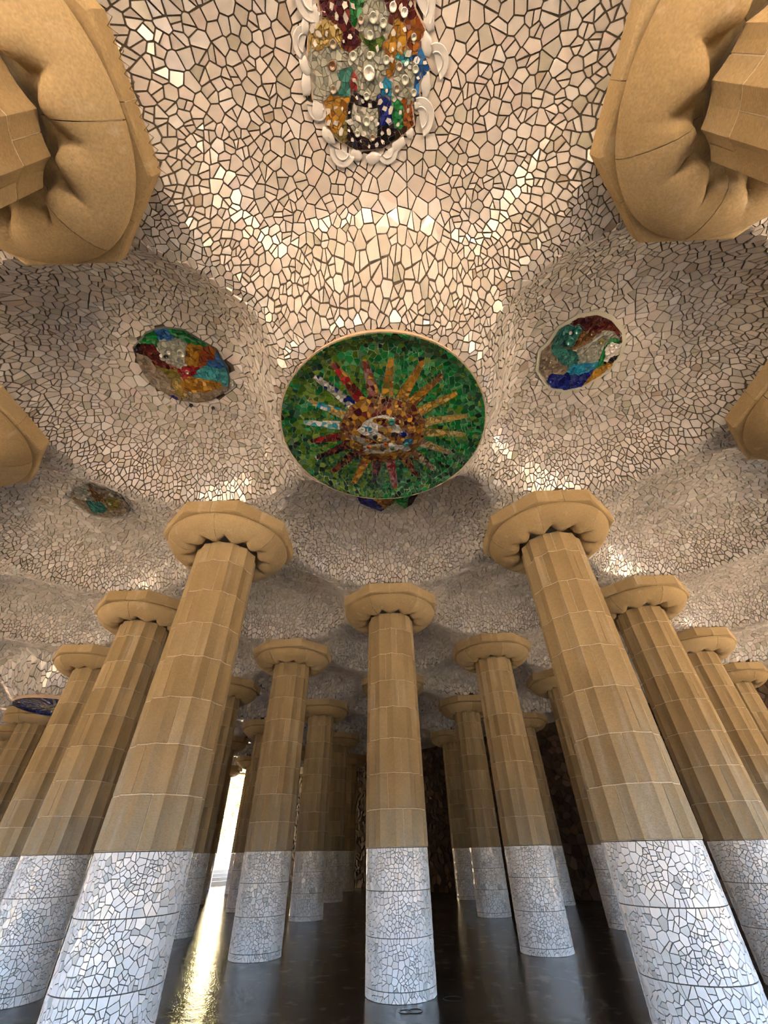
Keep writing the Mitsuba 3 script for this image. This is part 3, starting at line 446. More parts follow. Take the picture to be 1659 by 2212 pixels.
# capital: lobed cushion and octagonal slab
def cushion_profile(t, ins=0.0):
    """(radius, height) loop of the cushion at the angle t: its lower lip hangs in twelve lobes with cusps between."""
    L = abs(math.cos(6 * t)); d = 1 - L
    pr = [(0.43, 5.66), (0.50, 5.65 - .02 * d), (0.525 + .03 * d, 5.60 + .02 * d), (0.535 + .100 * d, 5.52 + .065 * d), (0.58 + .085 * d, 5.477 + .068 * d), (0.67 + .045 * d, 5.460 + .050 * d), (0.775 + .010 * d, 5.486 + .018 * d), (0.875, 5.542),
          (0.945, 5.60), (0.993, 5.66), (1.008, 5.705), (1.0, 5.738), (0.975, 5.752), (0.43, 5.752)]
    return [(r, z) for r, z in pr]
def cushion_stone():
    n = 37; t = np.radians(np.linspace(0, 60, n)) + math.radians(5); t[0] += .004; t[-1] -= .004
    P = np.array([cushion_profile(x) for x in t]); m = P.shape[1]
    v = np.stack([P[..., 0] * np.sin(t)[:, None], -P[..., 0] * np.cos(t)[:, None], P[..., 1]], -1).reshape(-1, 3)
    f = []
    for c in range(n - 1):
        for k in range(m):
            k2 = (k + 1) % m; f += [[c * m + k, c * m + k2, c * m + m + k2], [c * m + k, c * m + m + k2, c * m + m + k]]
    for c in (0, n - 1):
        _, tri = trimesh.creation.triangulate_polygon(Polygon(P[c]), engine='earcut')[:2]
        vv, tri = trimesh.creation.triangulate_polygon(Polygon(P[c]), engine='earcut')
        idx = cKDTree(P[c]).query(vv)[1]
        f += (idx[tri] + c * m).tolist()
    return v, np.array(f)[:, ::-1]
CUSHION = mikit.ply(cushion_stone(), 'm_stone_0', smooth=38)
CUSHION_CORE = mikit.ply(lathe([(0.68, 5.62), (0.72, 5.515), (0.80, 5.513), (0.88, 5.556), (0.948, 5.615), (0.985, 5.67), (0.995, 5.705), (0.965, 5.745), (0.68, 5.745)], 48), 'm_mortar_pale', smooth=30)
def slab_stone():
    R = 1.035 / math.cos(math.pi / 8); g = 0.003
    def pt(r, deg): return np.array([r * math.sin(math.radians(deg)), -r * math.cos(math.radians(deg))])
    base = [pt(0.46, 0), pt(1.035, 0), pt(R, 22.5), pt(1.035, 45), pt(0.46, 45)]
    P = Polygon(base).buffer(-g, join_style=2)
    def loop(pg):
        c = np.array(pg.exterior.coords)[:-1]
        return c if Polygon(c).exterior.is_ccw else c[::-1]
    c0 = loop(P); n = len(c0)
    levels = []
    for z, ins in ((5.752, 0.035), (5.760, 0.012), (5.772, 0.0), (5.930, 0.0), (5.966, 0.0)):
        s = np.linalg.norm(c0, axis=1, keepdims=True); out = s > 0.6
        levels.append(np.column_stack([np.where(out, c0 * (1 - ins / np.maximum(s, .1)), c0), np.full(n, z)]))
    v = np.vstack(levels); f = []
    for k in range(len(levels) - 1):
        for c in range(n):
            c2 = (c + 1) % n; f += [[k * n + c, k * n + c2, k * n + n + c2], [k * n + c, k * n + n + c2, k * n + n + c]]
    for c in range(1, n - 1): f += [[0, c + 1, c], [(len(levels) - 1) * n, (len(levels) - 1) * n + c, (len(levels) - 1) * n + c + 1]]
    return v, np.array(f)
SLAB = mikit.ply(slab_stone(), 'm_stone_0')
def octagon(r):
    return [(r / math.cos(math.pi / 8) * math.sin(math.radians(22.5 + 45 * k)), r / math.cos(math.pi / 8) * math.cos(math.radians(22.5 + 45 * k))) for k in range(8)]
SLAB_CORE = mikit.ply(prism(octagon(1.024), 5.775, 5.962), 'm_mortar_pale')

# mosaic foot: four rings of panels, each panel a curved mortar bed with its own shards
RINGS = [(0.0, 0.103), (0.103, 0.597), (0.597, 1.085), (1.085, 1.582)]
R_FOOT = 0.497
def foot_panel_bed(k, odd):
    z0, z1 = RINGS[k]; a0 = math.radians(30.0 * odd)
    t = a0 + np.radians(np.linspace(0, 60, 13)); t[0] += .004; t[-1] -= .004
    return wedge([(z0 + .0012, 0.0), (z1 - .0012, 0.0)], t, lambda t_, z: t_ * 0 + R_FOOT, 0.44)
BED = [mikit.ply(foot_panel_bed(k, k % 2), 'm_grout_base', smooth=35) for k in range(4)]
FOOT_CORE = mikit.ply(lathe([(0.2, 0.001), (0.492, 0.001), (0.492, 1.583), (0.2, 1.583)], 60), 'm_grout_base', smooth=35)
def foot_frame(turn):
    def frame(u, z):
        t = u / R_FOOT + turn
        o = np.stack([R_FOOT * np.sin(t), -R_FOOT * np.cos(t), z], -1)
        zero = t * 0
        return o, np.stack([np.cos(t), np.sin(t), zero], -1), np.stack([zero, zero, zero + 1], -1), np.stack([np.sin(t), -np.cos(t), zero], -1)
    return frame
FOOT_TONES = np.array([(0.708, 0.708, 0.703), (0.670, 0.674, 0.670), (0.620, 0.630, 0.625), (0.640, 0.620, 0.605), (0.541, 0.560, 0.546), (0.433, 0.452, 0.443)]) * [1.03, 1.0, 0.955]
def foot_tiles(k, odd, seed, cell):
    z0, z1 = RINGS[k]; wid = math.radians(60) * R_FOOT
    g = np.random.default_rng(seed)
    lim = (0.0, z0 + .0012, wid, z1 - .0012)
    n = max(8, int((lim[2] - lim[0]) * (lim[3] - lim[1]) / cell))
    p = np.stack([g.uniform(lim[0], lim[2], n), g.uniform(lim[1], lim[3], n)], -1)
    p = relax(p, lim, 2)
    pol = shards(cells(p, lim), 0.42, seed + 1)
    t = Tiles(pol, foot_frame(math.radians(30.0 * odd)), 0.0036, 0.006, 0.006, seed + 2, tilt=0.02)
    c = FOOT_TONES[g.choice(6, len(t), p=[.34, .25, .17, .10, .10, .04])] * g.uniform(0.96, 1.03, (len(t), 1))
    return t, c
FOOT = [[foot_tiles(k, k % 2, 1000 * v + 10 * k, 0.0040) for v in range(6)] for k in range(4)]
FOOT_FAR = [[foot_tiles(k, k % 2, 1000 * v + 10 * k + 5, 0.0075) for v in range(3)] for k in range(4)]
FOOT_JOINED = []
for k in range(4):
    row = []
    for t, c in FOOT[k] + FOOT_FAR[k]:
        mesh, cc = t.joined(range(len(t)), c)
        row.append(mikit.ply(mesh, 'm_glaze', uv=pack(cc)))
    FOOT_JOINED.append(row)

COLUMN_WORDS = [
    ((-1, 1), 'large sunlit sandstone column left of centre, nearest whole column on the left', None, 1, 300),
    ((1, 1), 'large sunlit sandstone column right of centre, nearest whole column on the right', None, 1, 300),
    ((0, 2), 'sandstone column in the middle of the view with its white mosaic foot in full', None, 1, 300),
    ((-2, 2), 'weathered column directly left of the nearest left column, its capital half hidden', None, 1, 220),
    ((2, 2), 'column directly right of the nearest right column, dark on its left side', None, 1, 220),
    ((-1, -1), 'column overhead at the upper left corner, only the underside of its capital in view', None, 1, 0),
    ((1, -1), 'column overhead at the upper right corner, only the underside of its capital in view', None, 1, 0),
    ((-2, 0), 'column at the left edge, cut by the frame, its capital beside the left dome', None, 1, 0),
    ((2, 0), 'column at the right edge, cut by the frame, its capital beside the right dome', None, 1, 0),
    ((-1, 3), 'column between the nearest left column and the middle column', None, 1, 0),
    ((1, 3), 'column between the middle column and the nearest right column', None, 1, 0),
    ((-3, 3), 'third column from the nearest left one towards the left edge, its capital lit', None, 1, 0),
    ((3, 3), 'column behind the two right front columns, brightly lit on its right side', None, 1, 0),
    ((4, 4), 'rightmost column whose whole capital shows, beside the dark rubble wall', None, 1, 0),
    ((-5, 5), 'column at the left edge under the dark blue disc', None, 1, 0),
    ((-6, 6), 'column cut by the left edge, just below and left of the blue disc', None, 1, 0),
    ((-2, 4), 'dark column just behind the right side of the nearest left column', None, 1, 0),
    ((2, 4), 'dark column just behind the left side of the nearest right column', None, 1, 0),
    ((-1, 5), 'shaded column directly left of the middle column', None, 1, 0),
    ((1, 5), 'shaded column seen between the middle column and the sunlit column right of it', None, 1, 0),
    ((0, 4), 'column hidden behind the middle column, only the sides of its capital show', None, 1, 0),
    ((-2, 6), 'narrow dark column at the right side of the bright opening', None, 1, 0),
    ((2, 6), 'thin dark column right of the column beside the middle column, foot in black', None, 1, 0),
    ((1, 7), 'thin dark column deep in the hall, in the gap right beside the middle column', None, 1, 0),
    ((-1, 7), 'very dark column deep in the hall, second to the left of the middle column', None, 1, 0),
    ((-1, 9), 'farthest dark column left of the middle column, beside the strip of rubble wall', None, 1, 0),
    ((-3, 7), 'dark column at the left side of the bright opening', None, 1, 0),
    ((-4, 10), 'far column whose capital shows at the top of the bright opening', None, 1, 0),
    ((-2, 8), 'far dark column beside the bright sliver left of the middle column', None, 1, 0),
    ((-3, 9), 'far column behind the bright opening, its capital left of the stone of the opening', None, 1, 0),
    ((-3, 5), 'sandstone column in the back rows, hidden behind nearer columns', 'columns hidden in the back rows', 1, 0),
    ((-4, 6), 'sandstone column in the back rows, hidden behind nearer columns', 'columns hidden in the back rows', 1, 0),
    ((3, 5), 'sandstone column in the back rows, hidden behind nearer columns', 'columns hidden in the back rows', 1, 0),
    ((0, 6), 'sandstone column in the back rows, hidden behind nearer columns', 'columns hidden in the back rows', 1, 0),
    ((0, 8), 'sandstone column in the back rows, hidden behind nearer columns', 'columns hidden in the back rows', 1, 0),
    ((-5, 7), 'sandstone column in the back rows, hidden behind nearer columns', 'columns hidden in the back rows', 1, 0),
    ((-5, 9), 'sandstone column in the back rows, hidden behind nearer columns', 'columns hidden in the back rows', 1, 0),
    ((-3, 11), 'sandstone column in the back rows, hidden behind nearer columns', 'columns hidden in the back rows', 1, 0),
    ((-4, 8), 'sandstone column in the back rows, hidden behind nearer columns', 'columns hidden in the back rows', 1, 0)]
def moved(t, place, turn):
    """The tile set turned about the column's axis and set down at its place."""
    c, s = math.cos(turn), math.sin(turn); M = np.array([[c, -s, 0], [s, c, 0], [0, 0, 1.0]])
    o = Tiles.__new__(Tiles); sh = np.array([place[0], place[1], 0.0])
    o.top = [v @ M.T + sh for v in t.top]; o.tri = t.tri; o.area = t.area; o.c2 = t.c2; o.c3 = t.c3 @ M.T + sh
    return o
def column(i, j, word, group, blocks, named_tiles):
    key = numbered('column'); x, y = at(i, j); g = np.random.default_rng((1000 + 31 * i + 977 * j) % 999983)
    say(key, word, 'column', group, 'thing')
    put_at = lambda deg: T().translate([float(x), float(y), 0.0]).rotate([0, 0, 1], deg)
    P = put_at(0.0)
    scene[child(key, 'mortar_core')] = {**SHAFT_CORE, 'to_world': P}
    scene[child(key, 'mortar_core')] = {**CUSHION_CORE, 'to_world': P}
    scene[child(key, 'mortar_core')] = {**SLAB_CORE, 'to_world': P}
    for k in range(8):
        for s in range(6):
            scene[child(key, 'stone_block')] = {**tinted(BLOCK[k], int(g.choice(3, p=[.5, .3, .2]))), 'to_world': put_at(60.0 * s)}
    off = float(g.integers(2)) * 30.0
    for s in range(6): scene[child(key, 'capital_stone')] = {**tinted(CUSHION, int(g.choice(3))), 'to_world': put_at(60.0 * s + off)}
    for s in range(8): scene[child(key, 'slab_stone')] = {**tinted(SLAB, int(g.choice(3, p=[.4, .4, .2]))), 'to_world': put_at(45.0 * s)}
    scene[child(key, 'foot_core')] = {**FOOT_CORE, 'to_world': P}
    todo = []
    for k in range(4):
        for s in range(6):
            pk = child(key, 'mosaic_panel'); v = int(g.integers(6)) if j < 5 else 6 + int(g.integers(3))
            scene[pk] = {**BED[k], 'to_world': put_at(60.0 * s)}
            if named_tiles: todo.append((pk, k, s, v))
            else:
                sk = child(pk, 'tiles'); scene[sk] = {**FOOT_JOINED[k][v], 'to_world': put_at(60.0 * s)}
                say(sk, kind='stuff')
    if named_tiles:
        sets = [(pk, moved(FOOT[k][v][0], (x, y), math.radians(60.0 * s)), FOOT[k][v][1]) for pk, k, s, v in todo]
        areas = []
        for pk, t, c in sets:
            a_ = image_area(t); nrm = t.c3[:, :2] - np.array([x, y]); a_ = np.where((nrm * (EYE[:2] - t.c3[:, :2])).sum(1) > 0, a_, 0); areas.append(a_)
        cut = np.sort(np.concatenate(areas))[::-1][min(named_tiles, sum(map(len, areas)) - 1)]
        for (pk, t, c), a_ in zip(sets, areas):
            lay(pk, t, c, 'm_glaze', 'tile', 'small_tiles', 1000, max(cut, 45.0), facing=a_ > max(cut, 45.0))
    return key
for (i, j), word, group, blocks, named in COLUMN_WORDS: column(i, j, word, group, blocks, named)

# ------------------------------------------------------------------ hanging mosaic discs
GLASS = dict(green=[(0.01, 0.15, 0.03), (0.015, 0.21, 0.05), (0.03, 0.28, 0.08), (0.01, 0.09, 0.025), (0.09, 0.32, 0.12)],
             moss=[(0.08, 0.18, 0.015), (0.12, 0.23, 0.03), (0.05, 0.12, 0.015), (0.17, 0.26, 0.05)],
             dark=[(0.02, 0.07, 0.03), (0.03, 0.11, 0.05), (0.04, 0.15, 0.06), (0.015, 0.03, 0.02), (0.07, 0.14, 0.07)],
             maroon=[(0.08, 0.015, 0.015), (0.14, 0.025, 0.02), (0.05, 0.01, 0.012), (0.19, 0.05, 0.03)], rust=[(0.30, 0.07, 0.015), (0.22, 0.045, 0.012), (0.38, 0.12, 0.02)],
             red=[(0.33, 0.02, 0.02), (0.20, 0.015, 0.02), (0.42, 0.04, 0.03)], amber=[(0.50, 0.24, 0.03), (0.40, 0.17, 0.02), (0.56, 0.30, 0.06), (0.30, 0.12, 0.015)],
             ochre=[(0.46, 0.32, 0.09), (0.36, 0.24, 0.06), (0.54, 0.40, 0.15)], brown=[(0.18, 0.085, 0.03), (0.26, 0.13, 0.05), (0.12, 0.055, 0.02)],
             olive=[(0.22, 0.18, 0.04), (0.15, 0.13, 0.035), (0.28, 0.22, 0.07)], pink=[(0.42, 0.22, 0.20), (0.34, 0.14, 0.13), (0.26, 0.09, 0.08)],
             teal=[(0.04, 0.20, 0.16), (0.07, 0.28, 0.22), (0.03, 0.13, 0.11)], turquoise=[(0.06, 0.34, 0.38), (0.10, 0.42, 0.44), (0.04, 0.26, 0.32)], cyan=[(0.02, 0.26, 0.45), (0.04, 0.34, 0.52), (0.02, 0.18, 0.36)],
             blue=[(0.03, 0.12, 0.38), (0.04, 0.18, 0.44), (0.02, 0.08, 0.30)], navy=[(0.012, 0.02, 0.20), (0.01, 0.015, 0.12), (0.03, 0.05, 0.30)], black=[(0.012, 0.01, 0.012), (0.03, 0.018, 0.016)],
             clear=[(0.44, 0.44, 0.36), (0.38, 0.39, 0.31), (0.50, 0.50, 0.43), (0.33, 0.34, 0.27)], white=[(0.82, 0.76, 0.68), (0.86, 0.82, 0.76), (0.72, 0.66, 0.58)], stone=[(0.30, 0.23, 0.16), (0.38, 0.31, 0.23), (0.24, 0.18, 0.13)])
def glass(name, g): return np.array(GLASS[name][g.integers(len(GLASS[name]))]) * g.uniform(0.38, 0.62)
def patchwork(patches, size, chance, seed, floor_name, outline=None, wave=False):
    """Shards clipped to coloured patches: list of (polygon, colour name)."""
    g = np.random.default_rng(seed); out = []
    def wavy(q):                 # hand-laid edges: no patch ends in a ruled line
        if len(q) < 5 and Polygon(q).area < .01: return Polygon(q).buffer(0)
        c = np.array(Polygon(q).segmentize(.035).exterior.coords)[:-1]; z = np.column_stack([c * 14, c[:, :1] * 0 + seed])
        return Polygon(c + .034 * np.column_stack([meshkit.noise(z) - .5, meshkit.noise(z + 50) - .5])).buffer(0)
    shapes = [(n, wavy(q) if wave else Polygon(q).buffer(0)) for n, q in patches]
    whole = outline
    done = []
    for n, s in shapes:
        s = s.intersection(whole) if n not in ('keep',) else s
        for d in done: s = s.difference(d)
        if not s.is_empty: out.append((n, s)); done.append(s)
    rest = whole.difference(shapely.union_all(done)) if done else whole
    filler = [(n_, s_) for n_, s_ in out]
    if not rest.is_empty: out.append((floor_name, rest))
    x0, y0, x1, y1 = whole.bounds
    lim = (x0 - .06, y0 - .06, x1 + .06, y1 + .06)
    n = int((lim[2] - lim[0]) * (lim[3] - lim[1]) / size ** 2)
    p = relax(np.stack([g.uniform(lim[0], lim[2], n), g.uniform(lim[1], lim[3], n)], -1), lim, 2)
    cs = [Polygon(q) for q in shards(cells(p, lim), chance, seed + 1)]
    tree = shapely.STRtree(cs); res, names = [], []
    for n_, s in out:
        for k in tree.query(s, predicate='intersects'):
            r = cs[k].intersection(s)
            for piece in getattr(r, 'geoms', [r]):
                if piece.geom_type != 'Polygon' or piece.area < 1.2e-4: continue
                h = piece.convex_hull if piece.area > 0.8 * piece.convex_hull.area else piece.buffer(-0.004)
                if h.geom_type != 'Polygon' or h.is_empty: continue
                h = h.convex_hull
                nm = n_
                if n_ == 'nearest': nm = min(filler, key=lambda z: z[1].distance(h.centroid))[0]
                res.append(np.array(h.exterior.coords)[:-1]); names.append(nm)
    return res, names
def tile_list(res, names, frame, gap, proud, depth, seed, tilt, tint=None):
    """Tiles in the order that keeps each one's patch name (Tiles sorts by corner count)."""
    g = np.random.default_rng(seed + 5)
    t = Tiles(res, frame, gap, proud, depth, seed, tilt=tilt, least_area=1.0e-4)
    cen = np.array([area_centroid(q)[1] for q in res])
    near = cKDTree(cen).query(t.c2)[1]
    col = np.array([tint(names[k], t.c2[n], g) if tint else glass(names[k], g) for n, k in enumerate(near)])
    return t, col
DISC_Z, DISC_R = 5.395, 1.205
def disc_face(r):
    """Height of the disc's face over its rim: a sloping rim band, a flat field and a swelling middle."""
    r = np.asarray(r, float)
    return np.interp(r, [0, .25, .45, .55, 1.02, 1.08, 1.18, 1.205], [-.045, -.035, .03, .05, .055, .05, .0, .0])
def disc_frame_of(cx, cy):
    def frame(x, y):
        r = np.hypot(x, y); e = 0.01
        g = (disc_face(r + e) - disc_face(np.maximum(r - e, 0))) / (2 * e)
        gx, gy = g * x / np.maximum(r, 1e-6), g * y / np.maximum(r, 1e-6)
        one, zero = np.ones_like(r), np.zeros_like(r)
        N = np.stack([gx, gy, -one], -1); N /= np.linalg.norm(N, axis=1, keepdims=True)
        return np.stack([x + cx, y + cy, DISC_Z + disc_face(r)], -1), np.stack([one, zero, gx], -1), np.stack([zero, one, gy], -1), N
    return frame
def sunburst(rays, colours, r_in, r_out, half, seed):
    g = np.random.default_rng(seed); out = []
    for k in range(rays):
        t = 2 * np.pi * (k + 0.5) / rays + g.normal(0, .03); L = r_out * g.uniform(0.93, 1.05)
        out.append((colours[k % len(colours)], [(r_in * math.cos(t - half), r_in * math.sin(t - half)), ((L - .02) * math.cos(t - .034), (L - .02) * math.sin(t - .034)), (L * math.cos(t), L * math.sin(t)), ((L - .02) * math.cos(t + .034), (L - .02) * math.sin(t + .034)), (r_in * math.cos(t + half), r_in * math.sin(t + half))]))
    return out
def blob(cx, cy, rx, ry, turn, n=14, wob=0.12, g=None):
    t = np.linspace(0, 2 * np.pi, n + 1)[:-1]; r = 1 + wob * (g.random(n) - .5) if g is not None else 1.0
    x, y = rx * r * np.cos(t), ry * r * np.sin(t); c, s = math.cos(turn), math.sin(turn)
    return np.stack([cx + x * c - y * s, cy + x * s + y * c], -1)
def hanging_disc(i, j, label, size, rays, field, mid, named, seed):
    key = numbered('mosaic_disc'); cx, cy = at(i, j); g = np.random.default_rng(seed)
    say(key, label, 'ceiling disc')
    rim = lathe([(1.165, 5.64), (1.172, 5.58), (1.195, 5.46), (1.215, 5.405), (1.215, 5.392), (1.19, DISC_Z + .004), (1.08, DISC_Z + .056), (0.55, DISC_Z + .06), (0.45, DISC_Z + .04), (0.25, DISC_Z - .028), (0.001, DISC_Z - .038)], 72)
    m = trimesh.Trimesh(*[rim[0] + [cx, cy, 0], np.vstack([rim[1][:, [0, 1, 2]], rim[1][:, [0, 2, 3]]])], process=False)
    put(child(key, 'plaster_drum'), (m.vertices[:72 * 6], m.faces[(m.faces < 72 * 6).all(1)]), 'm_plaster', smooth=40)
    f = m.faces[(m.faces >= 72 * 5).all(1)] - 72 * 5
    put(child(key, 'mortar_bed'), (m.vertices[72 * 5:], f), 'm_grout_white', smooth=40)
    whole = Point(0, 0).buffer(DISC_R - .004, 48)
    res, names = patchwork(mid(g) + rays, size, 0.45, seed, 'field', whole)
    t, col = tile_list(res, names, disc_frame_of(cx, cy), 0.0032, 0.007, 0.008, seed, 0.035, lambda n, c, g_: field(c, g_) if n == 'field' else glass(g_.choice(n.split('+')), g_))
    lay(key, t, col, 'm_glass_tile', 'glass_tile', 'small_glass_tiles', named, 40)
    return key, (cx, cy), g
WARM = ['ochre', 'ochre', 'amber+ochre', 'amber+brown', 'amber+olive', 'pink+maroon+amber', 'maroon+red+amber', 'white+clear', 'white+cyan', 'turquoise+white', 'red+maroon', 'black+maroon', 'amber+rust', 'black+maroon', 'pink+red', 'brown+maroon', 'brown+stone', 'ochre+stone']
# ray colours by direction, counter-clockwise from +x (the photograph's right); +y is towards the back, so the lower half of the picture
RAYS = ['ochre+olive', 'ochre+stone', 'brown+stone', 'brown+maroon', 'red+pink', 'black+maroon', 'amber+rust', 'black+maroon+brown', 'black+maroon', 'red+maroon', 'turquoise+white', 'white+cyan+ochre', 'white+clear+navy', 'red+maroon+amber', 'pink+maroon+amber', 'amber+olive', 'amber', 'amber+brown', 'ochre+amber', 'ochre']
def green_field(c, g):
    x, y = c; r = math.hypot(x, y)
    w = [1.0 + 2.0 * (x > 0) - (y > .4), 0.7 + 1.6 * (x < -.1), 0.3 + 2.5 * max(0, y + .1) + 1.2 * (r > 1.03)]
    w = np.maximum(w, .05); return glass(['green', 'moss', 'dark'][g.choice(3, p=w / w.sum())], g)
def sun_mid(g):
    out = [('cyan+white', blob(-.19, -.06, .075, .05, .3, g=g)), ('maroon+amber', blob(.0, -.17, .13, .05, .25, g=g)), ('amber+ochre', blob(.02, -.06, .09, .04, .1, g=g)), ('brown+black', blob(.13, .02, .05, .035, 0, g=g)), ('white', blob(-.10, -.12, .22, .11, -.35, wob=.5, g=g)),
           ('white+clear', blob(.12, -.08, .13, .07, .8, wob=.5, g=g)), ('turquoise+blue', blob(.30, .17, .07, .05, .2, g=g)), ('red+navy+white', blob(.24, .02, .08, .05, .6, g=g)), ('ochre+clear+brown', blob(-.06, .23, .13, .045, -.1, g=g)), ('white+clear', blob(-.02, .24, .25, .10, -.12, wob=.4, g=g)),
           ('white+clear', blob(.25, .27, .10, .06, .5, wob=.5, g=g)), ('stone+clear', blob(-.28, .10, .14, .06, .3, wob=.4, g=g)), ('white+stone+clear', blob(-.05, .06, .16, .06, .4, wob=.5, g=g))]
    return [(n, q.tolist()) for n, q in out] + [('amber+brown+maroon', blob(0, .02, .52, .49, 0, 24, g=g).tolist())]
key, (cx, cy), g = hanging_disc(0, 0, 'large hanging disc of green glass mosaic with a warm sunburst, overhead before the middle column', 0.058, sunburst(20, RAYS, .47, 1.0, .148, 5), green_field, sun_mid, 300, 21)
def knob(r, h, dent=0.55):
    """A bottle base pressed into mortar: a turned disc with a rounded rim and a dented middle; opens towards -z."""
    return lathe([(r, 0.01), (r * 1.0, -h * .55), (r * .93, -h * .9), (r * .80, -h), (r * .62, -h * .80), (r * .38, -h * dent), (0.002, -h * (dent - .12))], 20)
def stick(key, part, mesh, frame, x, y, bsdf, colour, lift=0.0, smooth=35):
    o, U, V, N = (q[0] for q in frame(np.array([x]), np.array([y])))
    U = U / np.linalg.norm(U); N = N / np.linalg.norm(N); V2 = np.cross(-N, U)
    M = np.stack([U, V2, -N], 1)
    v = np.asarray(mesh[0]) @ M.T + o + lift * N
    put(child(key, part), trimesh.Trimesh(v, np.vstack([mesh[1][:, [0, 1, 2]], mesh[1][:, [0, 2, 3]]]), process=False), bsdf, smooth=True, colour=colour)
fr = disc_frame_of(cx, cy)
for x, y, r, n in ((-.24, -.07, .03, 'clear'), (-.1, .04, .028, 'black'), (-.05, .07, .032, 'ochre'), (.33, .04, .036, 'maroon'), (.02, .16, .03, 'rust'), (-.2, .1, .03, 'brown'), (-.02, .24, .026, 'black'), (.1, .23, .026, 'dark'), (.27, .2, .034, 'teal'), (-.18, .2, .03, 'rust'), (.02, -.13, .026, 'maroon'), (.1, -.17, .04, 'teal')):
    stick(key, 'bottle_base', knob(r, .022), fr, x, y, 'm_glass_tile', np.array(GLASS[n][0]) * .6, 0.006)
def blue_field(c, g): return glass(['navy', 'blue', 'black'][g.choice(3, p=[.6, .2, .2])], g)
hanging_disc(-4, 4, 'dark blue hanging disc with a pale starburst, above the columns at the left edge', 0.085, sunburst(20, ['clear', 'stone+clear', 'pink+clear', 'white+blue'], .36, 1.0, .135, 8), blue_field, lambda g: [('clear+stone', blob(0, 0, .4, .36, 0, g=g).tolist())], 60, 41)

